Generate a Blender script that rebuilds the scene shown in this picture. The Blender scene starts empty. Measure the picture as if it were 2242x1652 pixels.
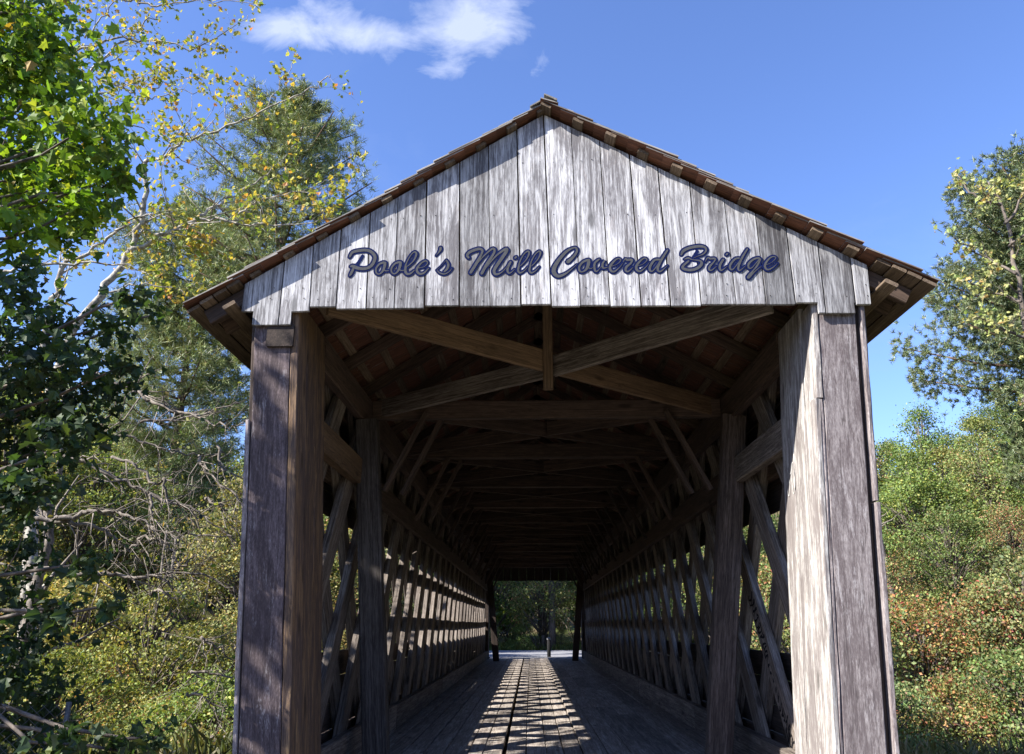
import bpy, math, random
import numpy as np
from mathutils import Vector, Matrix
random.seed(7); RNG = np.random.default_rng(11)
C = bpy.context.scene.collection
SC = bpy.context.scene

# ------------------------------------------------------------------ camera, sky, sun, exposure
CAM = np.array([-0.18, -5.5, 1.6]); PITCH = math.radians(17.324); YAW = math.radians(1.2857)
cd = bpy.data.cameras.new('camera'); cam = bpy.data.objects.new('camera', cd); C.objects.link(cam)
cam.location = CAM; cam.rotation_euler = (math.pi/2 + PITCH, 0, YAW)
cd.sensor_width = 36; cd.lens = 28.0; cd.clip_end = 2000; cd.clip_start = 0.05
SC.camera = cam
LD = Vector((1.0, 0.49, -0.85)).normalized()          # the way sunlight travels
sd = bpy.data.lights.new('sun', 'SUN'); sun = bpy.data.objects.new('sun', sd); C.objects.link(sun)
sd.energy = 5.0; sd.angle = math.radians(0.5); sd.color = (1.0, 0.95, 0.87)
sun.rotation_euler = LD.to_track_quat('-Z', 'Y').to_euler()
SC.view_settings.view_transform = 'Standard'; SC.view_settings.look = 'None'
SC.view_settings.exposure = 1.48; SC.view_settings.gamma = 1.0
SC.view_settings.use_curve_mapping = False
SC.cycles.max_bounces = 8; SC.cycles.diffuse_bounces = 5; SC.cycles.transparent_max_bounces = 4
SC.cycles.use_denoising = True

W = bpy.data.worlds.new('World'); SC.world = W; W.use_nodes = True
def nodes_of(nt):
    nt.nodes.clear()
    def N(t, **kw):
        n = nt.nodes.new(t)
        for k, v in kw.items():
            if k == 'inp':
                for a, b in v.items(): n.inputs[a].default_value = b
            else: setattr(n, k, v)
        return n
    return N, nt.links.new
def mixc(N, L, fac, a, b, mode='MIX'):
    m = N('ShaderNodeMix', data_type='RGBA', blend_type=mode)
    for i, v in ((0, fac), (6, a), (7, b)):
        if isinstance(v, (int, float)): m.inputs[i].default_value = v
        elif isinstance(v, tuple): m.inputs[i].default_value = v if len(v) == 4 else (*v, 1)
        else: L(v, m.inputs[i])
    return m.outputs[2]
def math_(N, L, op, a, b=None, clamp=False):
    m = N('ShaderNodeMath', operation=op, use_clamp=clamp)
    for i, v in ((0, a), (1, b)):
        if v is None: continue
        if isinstance(v, (int, float)): m.inputs[i].default_value = v
        else: L(v, m.inputs[i])
    return m.outputs[0]
def ramp(N, L, src, stops):
    r = N('ShaderNodeValToRGB'); e = r.color_ramp.elements
    while len(e) < len(stops): e.new(0.5)
    for el, (p, c) in zip(e, stops):
        el.position = p; el.color = (c, c, c, 1) if isinstance(c, (int, float)) else (*c, 1)
    L(src, r.inputs[0]); return r.outputs[0]

SKY_STRENGTH = 0.075
def build_world():
    N, L = nodes_of(W.node_tree)
    out = N('ShaderNodeOutputWorld'); bg = N('ShaderNodeBackground')
    sky = N('ShaderNodeTexSky', sky_type='NISHITA')
    sky.sun_disc = False
    sky.sun_elevation = math.asin(-LD.z); sky.sun_rotation = math.atan2(-LD.x, -LD.y)
    sky.air_density = 1.0; sky.dust_density = 0.6; sky.ozone_density = 2.0
    tinted = mixc(N, L, 1.0, sky.outputs[0], (.95, 1.08, 1.50), 'MULTIPLY')
    tc = N('ShaderNodeTexCoord')
    sep = N('ShaderNodeSeparateXYZ'); L(tc.outputs['Generated'], sep.inputs[0])
    z = math_(N, L, 'MAXIMUM', sep.outputs[2], 0.06)
    u = math_(N, L, 'DIVIDE', sep.outputs[0], z); v = math_(N, L, 'DIVIDE', sep.outputs[1], z)
    cmb = N('ShaderNodeCombineXYZ'); L(u, cmb.inputs[0]); L(v, cmb.inputs[1])
    n1 = N('ShaderNodeTexNoise', inp={'Scale': 6.5, 'Detail': 11.0, 'Roughness': 0.6, 'Distortion': 0.5})
    L(cmb.outputs[0], n1.inputs['Vector'])
    def blob(cu, cv, ru, rv, rot):
        a = math_(N, L, 'SUBTRACT', u, cu); b = math_(N, L, 'SUBTRACT', v, cv)
        c, s = math.cos(rot), math.sin(rot)
        p = math_(N, L, 'ADD', math_(N, L, 'MULTIPLY', a, c/ru), math_(N, L, 'MULTIPLY', b, s/ru))
        q = math_(N, L, 'ADD', math_(N, L, 'MULTIPLY', a, -s/rv), math_(N, L, 'MULTIPLY', b, c/rv))
        d = math_(N, L, 'ADD', math_(N, L, 'MULTIPLY', p, p), math_(N, L, 'MULTIPLY', q, q))
        return math_(N, L, 'POWER', 2.718, math_(N, L, 'MULTIPLY', d, -1.0))
    tot = None
    for bb in CLOUDS:
        g = math_(N, L, 'MULTIPLY', blob(*bb[:5]), bb[5])
        tot = g if tot is None else math_(N, L, 'ADD', tot, g)
    cov = math_(N, L, 'ADD', math_(N, L, 'MULTIPLY', tot, 0.37), math_(N, L, 'MULTIPLY', math_(N, L, 'SUBTRACT', n1.outputs[0], 0.67), 1.5))
    puff = ramp(N, L, cov, [(0.03, 0.0), (0.22, 0.42), (0.42, 0.8)])
    n2 = N('ShaderNodeTexNoise', inp={'Scale': 1.1, 'Detail': 7.0, 'Roughness': 0.62, 'Distortion': 1.2})
    L(cmb.outputs[0], n2.inputs['Vector'])
    veil = math_(N, L, 'MULTIPLY', ramp(N, L, n2.outputs[0], [(0.52, 0.0), (0.80, 0.22)]), 1.0)
    col = mixc(N, L, veil, tinted, (2.6, 3.3, 5.0))
    col = mixc(N, L, puff, col, (4.0, 4.5, 5.9))
    L(col, bg.inputs[0]); bg.inputs[1].default_value = SKY_STRENGTH
    L(bg.outputs[0], out.inputs[0])

def at(px, py, Y):
    """A point of the place seen at photo position (px, py) (2242 wide), at distance plane y = Y."""
    f0 = Vector((-math.sin(YAW), math.cos(YAW), 0)); r = Vector((math.cos(YAW), math.sin(YAW), 0))
    f = f0*math.cos(PITCH) + Vector((0, 0, math.sin(PITCH))); u = r.cross(f)
    d = r*((px-1121)/1744) + f - u*((py-826)/1744)
    return Vector(CAM) + d*((Y-CAM[1])/d.y)
def skyuv(px, py):
    d = at(px, py, 100) - Vector(CAM); return d.x/d.z, d.y/d.z
CLOUDS = []
for (px, py, ru, rv, rot, s) in ((650, 70, .09, .06, 0, 1.0), (830, 72, .11, .06, .1, 1.45), (1005, 70, .06, .07, -.2, 1.6), (1085, 75, .06, .07, .5, 1.15), (975, 155, .05, .038, -.6, 1.15), (1120, 160, .06, .035, 0, 1.0), (560, 60, .10, .08, 0, .6), (960, 5, .25, .03, 0, .7)):
    uu, vv = skyuv(px, py); CLOUDS.append((uu, vv, ru, rv, rot, s))
build_world()

# ------------------------------------------------------------------ object helpers
def link(name, data, parent=None, loc=(0, 0, 0)):
    o = bpy.data.objects.new(name, data); C.objects.link(o); o.location = loc
    if parent is not None: o.parent = parent
    return o
def empty(name, loc=(0, 0, 0), parent=None):
    o = link(name, None, parent, loc); o.empty_display_size = .2; return o
def tag(o, label, cat, group=None, kind=None):
    if label: o['label'] = label
    if cat: o['category'] = cat
    if group: o['group'] = group
    if kind: o['kind'] = kind
    return o
def mesh_np(name, verts, faces_flat, loop_totals, mat, gp=None, col=None, smooth=False):
    me = bpy.data.meshes.new(name)
    nv = len(verts); nf = len(loop_totals); nl = int(np.sum(loop_totals))
    me.vertices.add(nv); me.vertices.foreach_set('co', np.asarray(verts, np.float32).ravel())
    me.loops.add(nl); me.loops.foreach_set('vertex_index', np.asarray(faces_flat, np.int32))
    me.polygons.add(nf)
    st = np.concatenate(([0], np.cumsum(loop_totals)[:-1])).astype(np.int32)
    me.polygons.foreach_set('loop_start', st); me.polygons.foreach_set('loop_total', np.asarray(loop_totals, np.int32))
    me.polygons.foreach_set('use_smooth', np.full(nf, bool(smooth)))
    me.update(calc_edges=True)
    if gp is not None:
        a = me.attributes.new('gp', 'FLOAT_VECTOR', 'POINT'); a.data.foreach_set('vector', np.asarray(gp, np.float32).ravel())
    if col is not None:
        a = me.attributes.new('lc', 'FLOAT_COLOR', 'POINT')
        c4 = np.ones((nv, 4), np.float32); c4[:, :3] = col; a.data.foreach_set('color', c4.ravel())
    if mat is not None: me.materials.append(mat)
    return me
def beam_mesh(name, L, w, h, mat, ch=.006, seg=1, wav=0.0, skew=(0, 0)):
    """Chamfered timber along +X, centred; w across (Y), h up (Z)."""
    ch = min(ch, w*.3, h*.3); a, b = w/2, h/2
    prof = [(-a+ch, -b), (a-ch, -b), (a, -b+ch), (a, b-ch), (a-ch, b), (-a+ch, b), (-a, b-ch), (-a, -b+ch)]
    V = []; G = []; F = []; T = []
    for i in range(seg+1):
        x = -L/2 + L*i/seg
        for (y, z) in prof:
            dy = RNG.normal(0, wav) if wav else 0; dz = RNG.normal(0, wav) if wav else 0
            xo = (skew[0]*z if i == 0 else skew[1]*z if i == seg else 0)
            V.append((x+xo, y+dy, z+dz)); G.append((x, y, z))
    for i in range(seg):
        for k in range(8):
            F += [i*8+k, i*8+(k+1) % 8, (i+1)*8+(k+1) % 8, (i+1)*8+k]; T.append(4)
    F += list(range(7, -1, -1)); T.append(8)
    F += [seg*8+k for k in range(8)]; T.append(8)
    return mesh_np(name, V, F, T, mat, gp=G)
def orient(p0, p1, up=(0, 0, 1), lateral=0):
    p0, p1 = Vector(p0), Vector(p1); x = (p1-p0).normalized(); up = Vector(up)
    y = up.cross(x).normalized(); z = x.cross(y)
    m = Matrix((x, y, z)).transposed().to_4x4(); m.translation = (p0+p1)/2; return m
def beam(name, p0, p1, w, h, mat, parent, up=(0, 0, 1), tone=None, me=None, **kw):
    Lg = (Vector(p1)-Vector(p0)).length
    if me is None: me = beam_mesh(name, Lg, w, h, mat, **kw)
    o = link(name, me, parent); o.matrix_world = orient(p0, p1, up)
    t = tone if tone is not None else random.uniform(.82, 1.12)
    o.color = (t, t, t, 1) if isinstance(t, (int, float)) else (*t, 1)
    return o
def tube_np(pts, rad, n=6):
    pts = [Vector(p) for p in pts]; V = []; F = []; T = []
    prev = None
    for i, p in enumerate(pts):
        d = (pts[min(i+1, len(pts)-1)] - pts[max(i-1, 0)]).normalized()
        a = d.orthogonal().normalized() if prev is None else (prev - d*prev.dot(d)).normalized()
        prev = a; b = d.cross(a)
        for k in range(n):
            t = 2*math.pi*k/n; V.append(tuple(p + (a*math.cos(t)+b*math.sin(t))*rad[i]))
    for i in range(len(pts)-1):
        for k in range(n):
            F += [i*n+k, i*n+(k+1) % n, (i+1)*n+(k+1) % n, (i+1)*n+k]; T.append(4)
    F += list(range(n-1, -1, -1)); T.append(n)
    F += [(len(pts)-1)*n+k for k in range(n)]; T.append(n)
    return V, F, T
class Geo:
    def __init__(s): s.V = []; s.F = []; s.T = []; s.c = []
    def add(s, V, F, T, col=(1, 1, 1)):
        o = len(s.V); s.V += list(V); s.F += [f+o for f in F]; s.T += list(T); s.c += [col]*len(V)
    def tube(s, pts, rad, n=6, col=(1, 1, 1)): s.add(*tube_np(pts, rad, n), col)
    def mesh(s, name, mat, smooth=True): return mesh_np(name, s.V, s.F, s.T, mat, col=np.array(s.c), smooth=smooth, gp=s.V)

# ------------------------------------------------------------------ materials
def newmat(name):
    m = bpy.data.materials.new(name); m.use_nodes = True; return m
def wood(name, light, dark, stain, stain_amt=.5, blotch=(.42, .62), grain=1.0, rough=.85, bump=.35, knots=True, spots=None, fine=62.0, along=1.6):
    m = newmat(name); N, L = nodes_of(m.node_tree)
    out = N('ShaderNodeOutputMaterial'); bs = N('ShaderNodeBsdfPrincipled'); L(bs.outputs[0], out.inputs[0])
    at_ = N('ShaderNodeAttribute', attribute_name='gp'); oi = N('ShaderNodeObjectInfo')
    sc = N('ShaderNodeVectorMath', operation='SCALE'); sc.inputs[0].default_value = (31.7, 17.3, 53.1); L(oi.outputs['Random'], sc.inputs['Scale'])
    add = N('ShaderNodeVectorMath', operation='ADD'); L(at_.outputs['Vector'], add.inputs[0]); L(sc.outputs[0], add.inputs[1])
    def noise(s, det, ro, dist=0.0):
        mp = N('ShaderNodeMapping'); mp.inputs['Scale'].default_value = s; L(add.outputs[0], mp.inputs[0])
        n = N('ShaderNodeTexNoise', inp={'Scale': 1.0, 'Detail': det, 'Roughness': ro, 'Distortion': dist}); L(mp.outputs[0], n.inputs['Vector'])
        return n.outputs[0]
    g = noise((along, fine, fine), 7, .7, .6)
    g2 = noise((11*along/1.6, fine*3, fine*3), 4, .7)
    b = noise((1.5, 7.5, 7.5), 8, .72, .6)
    b2 = noise((3.2, 13, 13), 6, .7, .3)
    gg = math_(N, L, 'ADD', math_(N, L, 'MULTIPLY', g, .60), math_(N, L, 'MULTIPLY', g2, .40))
    rag = math_(N, L, 'MULTIPLY', math_(N, L, 'SUBTRACT', gg, .5), .9)
    b = math_(N, L, 'ADD', b, rag); b2 = math_(N, L, 'ADD', b2, rag)
    gr = ramp(N, L, gg, [(.5-.12*grain, 0.0), (.5+.085*grain, 1.0)])
    col = mixc(N, L, gr, dark, light)
    bl = ramp(N, L, b, [(blotch[0], 1.0), (blotch[1], 0.0)])
    col = mixc(N, L, math_(N, L, 'MULTIPLY', bl, stain_amt), col, stain)
    if spots:
        sp = ramp(N, L, b2, [(.60, 0.0), (.70, 1.0)])
        col = mixc(N, L, math_(N, L, 'MULTIPLY', sp, spots[1]), col, spots[0])
    cr = noise((.55, 13, 13), 5, .55, .25)
    ck = ramp(N, L, math_(N, L, 'ABSOLUTE', math_(N, L, 'SUBTRACT', cr, .47)), [(.003, 1.0), (.010, 0.0)])
    col = mixc(N, L, math_(N, L, 'MULTIPLY', ck, .65), col, tuple(x*.4 for x in dark))
    if knots:
        mp = N('ShaderNodeMapping'); mp.inputs['Scale'].default_value = (1.5, 4.6, 4.6); L(add.outputs[0], mp.inputs[0])
        vo = N('ShaderNodeTexVoronoi', inp={'Scale': 1.0}); L(mp.outputs[0], vo.inputs['Vector'])
        k = ramp(N, L, vo.outputs['Distance'], [(.07, 1.0), (.15, 0.0)])
        col = mixc(N, L, math_(N, L, 'MULTIPLY', k, .75), col, tuple(x*.35 for x in dark))
    rv = math_(N, L, 'ADD', math_(N, L, 'MULTIPLY', oi.outputs['Random'], .34), .83)
    cv = N('ShaderNodeCombineXYZ'); [L(rv, cv.inputs[i]) for i in range(3)]
    col = mixc(N, L, 1.0, col, cv.outputs[0], 'MULTIPLY')
    col = mixc(N, L, 1.0, col, oi.outputs['Color'], 'MULTIPLY')
    L(col, bs.inputs['Base Color']); bs.inputs['Roughness'].default_value = rough
    bs.inputs['Specular IOR Level'].default_value = .25
    bu = N('ShaderNodeBump', inp={'Strength': bump, 'Distance': .006}); L(gg, bu.inputs['Height']); L(bu.outputs[0], bs.inputs['Normal'])
    return m
def leafmat(name, trans=.38, rough=.6, gloss=.035):
    m = newmat(name); N, L = nodes_of(m.node_tree)
    out = N('ShaderNodeOutputMaterial'); a = N('ShaderNodeAttribute', attribute_name='lc'); oi = N('ShaderNodeObjectInfo')
    col = mixc(N, L, 1.0, a.outputs['Color'], oi.outputs['Color'], 'MULTIPLY')
    d = N('ShaderNodeBsdfDiffuse'); t = N('ShaderNodeBsdfTranslucent'); gl = N('ShaderNodeBsdfGlossy', inp={'Roughness': rough})
    L(col, d.inputs[0]); L(mixc(N, L, 1.0, col, (1.15, 1.1, .6), 'MULTIPLY'), t.inputs[0])
    m1 = N('ShaderNodeMixShader'); m1.inputs[0].default_value = trans; L(d.outputs[0], m1.inputs[1]); L(t.outputs[0], m1.inputs[2])
    m2 = N('ShaderNodeMixShader'); m2.inputs[0].default_value = gloss; L(m1.outputs[0], m2.inputs[1]); L(gl.outputs[0], m2.inputs[2])
    L(m2.outputs[0], out.inputs[0]); return m
def simple(name, base, dark, scale, rough=.9, det=6, bump=0.0, dist=.02, mid=(.4, .6), metal=0.0, third=None):
    m = newmat(name); N, L = nodes_of(m.node_tree)
    out = N('ShaderNodeOutputMaterial'); bs = N('ShaderNodeBsdfPrincipled'); L(bs.outputs[0], out.inputs[0])
    ge = N('ShaderNodeNewGeometry'); n = N('ShaderNodeTexNoise', inp={'Scale': scale, 'Detail': det, 'Roughness': .65}); L(ge.outputs['Position'], n.inputs['Vector'])
    col = mixc(N, L, ramp(N, L, n.outputs[0], [(mid[0], 0.0), (mid[1], 1.0)]), dark, base)
    if third:
        n3 = N('ShaderNodeTexNoise', inp={'Scale': scale*.13, 'Detail': 5.0}); L(ge.outputs['Position'], n3.inputs['Vector'])
        col = mixc(N, L, ramp(N, L, n3.outputs[0], [(.45, 0.0), (.62, 1.0)]), col, third)
    L(col, bs.inputs['Base Color']); bs.inputs['Roughness'].default_value = rough; bs.inputs['Metallic'].default_value = metal; bs.inputs['Specular IOR Level'].default_value = .12
    if bump:
        bu = N('ShaderNodeBump', inp={'Strength': bump, 'Distance': dist}); L(n.outputs[0], bu.inputs['Height']); L(bu.outputs[0], bs.inputs['Normal'])
    return m
def barkmat(name, c1, c2, scale=(6, 6, 2.2)):
    m = newmat(name); N, L = nodes_of(m.node_tree)
    out = N('ShaderNodeOutputMaterial'); bs = N('ShaderNodeBsdfPrincipled', inp={'Roughness': .9}); L(bs.outputs[0], out.inputs[0])
    ge = N('ShaderNodeNewGeometry'); mp = N('ShaderNodeMapping'); mp.inputs['Scale'].default_value = scale; L(ge.outputs['Position'], mp.inputs[0])
    n = N('ShaderNodeTexNoise', inp={'Scale': 1.5, 'Detail': 6.0, 'Roughness': .7}); L(mp.outputs[0], n.inputs['Vector'])
    L(mixc(N, L, ramp(N, L, n.outputs[0], [(.4, 0.0), (.6, 1.0)]), c2, c1), bs.inputs['Base Color'])
    bu = N('ShaderNodeBump', inp={'Strength': .5, 'Distance': .03}); L(n.outputs[0], bu.inputs['Height']); L(bu.outputs[0], bs.inputs['Normal'])
    return m
M_GABLE = wood('silver weathered boards', (.62, .615, .622), (.27, .263, .268), (.078, .069, .074), .78, (.40, .60), spots=((.30, .20, .15), .25))
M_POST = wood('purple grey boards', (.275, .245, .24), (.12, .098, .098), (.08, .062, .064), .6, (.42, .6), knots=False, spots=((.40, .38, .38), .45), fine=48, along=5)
M_POST_SHADED = wood('shaded purple boards', (.165, .128, .13), (.068, .05, .052), (.04, .03, .031), .6, (.42, .62), knots=False, spots=((.33, .31, .31), .5), fine=48, along=6)  # left post: shading from the maple put into the board colour
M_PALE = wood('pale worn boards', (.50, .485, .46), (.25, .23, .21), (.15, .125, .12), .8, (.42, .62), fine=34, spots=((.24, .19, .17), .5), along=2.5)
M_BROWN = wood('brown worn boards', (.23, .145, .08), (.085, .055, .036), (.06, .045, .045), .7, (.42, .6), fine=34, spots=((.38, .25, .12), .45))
M_BEAM = wood('dark old timber', (.115, .077, .058), (.05, .035, .027), (.032, .024, .02), .5)
M_LATT = wood('lattice timber', (.29, .25, .215), (.085, .064, .052), (.045, .034, .029), .5)
M_NEW = wood('newer brown timber', (.20, .13, .075), (.10, .063, .038), (.06, .042, .028), .45)
M_SHIN = wood('wood shingles', (.235, .105, .066), (.115, .053, .036), (.065, .037, .027), .5, knots=False)
M_SHING = wood('weathered shingle tops', (.34, .33, .31), (.17, .155, .14), (.11, .095, .08), .5, knots=False)
M_LATH = wood('roof laths', (.27, .20, .135), (.13, .09, .06), (.08, .055, .04), .5)
M_FLOOR = wood('floor planks', (.46, .41, .36), (.22, .18, .155), (.12, .095, .082), .5, fine=40)
M_DARK = wood('dark siding boards', (.075, .055, .045), (.035, .026, .022), (.02, .016, .014), .5)
M_NAVY = simple('navy paint', (.0035, .009, .058), (.003, .0075, .048), 40, rough=.95)
M_GREY = simple('grey paint', (.074, .076, .080), (.060, .062, .066), 40, rough=.95)
M_IRON = simple('dark iron', (.03, .03, .03), (.015, .013, .012), 60, rough=.6, metal=.4)
M_LEAF = leafmat('broad leaves', .45)
M_NEED = leafmat('pine needles', .16, .5, .05)
M_FOL = leafmat('far leaves', .34)
M_BARK = barkmat('grey brown bark', (.16, .13, .105), (.06, .048, .04))
M_PBARK = barkmat('pine bark', (.17, .105, .07), (.06, .04, .03))
M_SYC = barkmat('pale sycamore bark', (.40, .37, .315), (.14, .12, .095), (7, 7, 5))
M_DEAD = barkmat('dead grey wood', (.25, .215, .18), (.095, .078, .065), (9, 9, 6))
M_GROUND = simple('leaf litter ground', (.13, .10, .055), (.06, .047, .027), 2.2, bump=.6, dist=.15, third=(.06, .075, .02))
M_ROAD = simple('pale asphalt', (.27, .27, .285), (.20, .20, .215), 9, bump=.2)
M_GRAVEL = simple('gravel approach', (.30, .27, .23), (.18, .155, .13), 12, bump=.4)
M_WATER = newmat('creek water'); _b = M_WATER.node_tree.nodes['Principled BSDF']; _b.inputs['Base Color'].default_value = (.03, .035, .02, 1); _b.inputs['Roughness'].default_value = .08
M_BLACK = simple('blackened post', (.018, .018, .02), (.01, .01, .011), 20)
M_WIRE = simple('galvanised wire', (.20, .20, .20), (.12, .12, .12), 60, rough=.6, metal=.3)
M_SCRAWL = simple('black scrawled paint', (.012, .011, .013), (.008, .008, .009), 30, rough=.8)
M_CHALK = simple('white scrawled paint', (.55, .54, .52), (.36, .35, .34), 30, rough=.9)

# ------------------------------------------------------------------ ground
def sst(a, b, x):
    t = np.clip((x-a)/(b-a), 0, 1); return t*t*(3-2*t)
def gz(x, y):
    x = np.asarray(x, float); y = np.asarray(y, float)
    base = .05 + .21*sst(-3, -.5, y)
    valley = -3.3*np.exp(-((y-14.5)/8.2)**6)*(1-.75*sst(30, 60, np.abs(x)))
    hr = 13*sst(9, 52, x); hl = 11*sst(9, 50, -x)
    hb = 10*sst(46, 110, y)*(1-.5*sst(20, 60, np.abs(x)))
    und = .25*np.sin(x*.45+1.3)*np.sin(y*.37)*sst(4, 9, np.abs(x))
    far = 6*sst(60, 200, np.hypot(x, y))
    return base+valley+np.maximum(hr, hl)+hb*(y > 0)+und+far
def build_ground():
    n = 190; t = np.linspace(-1, 1, n); s = np.sinh(t*4.2)/np.sinh(4.2)*420
    X, Y = np.meshgrid(s, s+12, indexing='ij'); Z = gz(X, Y)
    V = np.stack([X.ravel(), Y.ravel(), Z.ravel()], 1)
    i = np.arange(n-1); I, J = np.meshgrid(i, i, indexing='ij'); a = (I*n+J).ravel()
    F = np.stack([a, a+n, a+n+1, a+1], 1).ravel()
    o = link('ground', mesh_np('ground', V, F, np.full((n-1)**2, 4), M_GROUND, smooth=True)); tag(o, 'leaf strewn wooded ground', None, kind='structure')
    V = [(-70, 4, -2.55), (70, 4, -2.55), (70, 25, -2.55), (-70, 25, -2.55)]
    tag(link('creek_water', mesh_np('creek_water', V, [0, 1, 2, 3], [4], M_WATER)), 'dark creek water under the covered bridge', None, kind='structure')
    def strip(name, left, right, mat, label, h=.012):
        V = []; k = len(left)
        for (p, q) in zip(left, right):
            for m in range(7):
                x = p[0]+(q[0]-p[0])*m/6; y = p[1]+(q[1]-p[1])*m/6
                V.append((x, y, float(gz(x, y))+h+.03))
        F = []; T = []
        for r in range(k-1):
            for m in range(6):
                F += [r*7+m, r*7+m+1, (r+1)*7+m+1, (r+1)*7+m]; T.append(4)
        tag(link(name, mesh_np(name, V, F, T, mat, smooth=True)), label, None, kind='structure')
    xs = np.linspace(-7, 9, 17)
    strip('far_road', [(x, 30.6+.0015*x*x) for x in xs], [(x, 40.5+.09*x) for x in xs], M_ROAD, 'pale grey road crossing beyond the bridge')
    ys = np.linspace(-14, -.45, 18)
    strip('approach_road', [(-2.3, y) for y in ys], [(2.3, y) for y in ys], M_GRAVEL, 'gravel approach in front of the bridge')
    strip('far_apron', [(-1.9, y) for y in np.linspace(29.5, 31.6, 6)], [(1.9, y) for y in np.linspace(29.5, 31.6, 6)], M_ROAD, 'pale asphalt apron at the far end of the bridge', .006)
build_ground()

# ------------------------------------------------------------------ the covered bridge
LB = 29.2
bridge = tag(empty('covered_bridge'), "weathered wooden covered bridge with lettered gable and open lattice sides", 'covered bridge')
def sub(name, label=None):
    o = empty(name, (0, 0, 0), bridge)
    if label: o['label'] = label
    return o
APX, APZ = -.05, 5.63
SLOPES = {-1: ((-2.77, 3.89), .07), 1: ((2.82, 4.015), .13)}     # eave ends of the shingle tops and overhang past the gable
def roof_z(x, n=0.0):
    s = -1 if x < APX else 1; (ex, ez), _ = SLOPES[s]; k = (ez-APZ)/(ex-APX)
    return APZ + k*(x-APX) - n*math.hypot(1, k)

# gable boards: (x at bottom, z at bottom, lean)
JOINTS= [(-2.333, 3.848, 0.019), (-2.045, 3.814, 0.009), (-1.82, 3.849, -0.017), (-1.622, 3.858, -0.002), (-1.394, 3.86, -0.011), (-1.185, 3.869, -0.01), (-0.96, 3.878, -0.015), (-0.695, 3.886, -0.016), (-0.467, 3.891, -0.017), (-0.239, 3.894, -0.019), (-0.008, 3.902, -0.024), (0.205, 3.896, -0.024), (0.426, 3.898, -0.025), (0.656, 3.888, -0.024), (0.874, 3.886, -0.029), (1.101, 3.891, -0.02), (1.357, 3.889, -0.024), (1.578, 3.887, -0.017), (1.793, 3.885, -0.011), (2.007, 3.876, 0.01), (2.233, 3.873, 0.015), (2.344, 3.872, 0.039)]
def prism(name, poly, y0, y1, mat, parent, tone=1.0, gdir='z'):
    """poly in (x, z), extruded from y0 to y1 with tiny uneven edges."""
    n = len(poly); cx = sum(p[0] for p in poly)/n; cz = sum(p[1] for p in poly)/n; cy = (y0+y1)/2
    V = []; G = []
    ins = .004
    def ring(y, s):
        for (x, z) in poly:
            dx, dz = x-cx, z-cz; l = math.hypot(dx, dz) or 1
            V.append((dx*(1-s/l), y-cy, dz*(1-s/l))); G.append((z, x, y) if gdir == 'z' else (x, z, y))
    ring(y0, ins); ring(y0+ins, 0); ring(y1, 0)
    F = list(range(n)); T = [n]
    for r in (0, 1):
        for k in range(n):
            F += [r*n+(k+1) % n, r*n+k, (r+1)*n+k, (r+1)*n+(k+1) % n]; T.append(4)
    F += [2*n+k for k in range(n-1, -1, -1)]; T.append(n)
    o = link(name, mesh_np(name, V, F, T, mat, gp=G), parent); o.matrix_world = Matrix.Translation((cx, cy, cz))
    o.color = (tone, tone, tone, 1) if isinstance(tone, (int, float)) else (*tone, 1)
    return o
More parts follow.
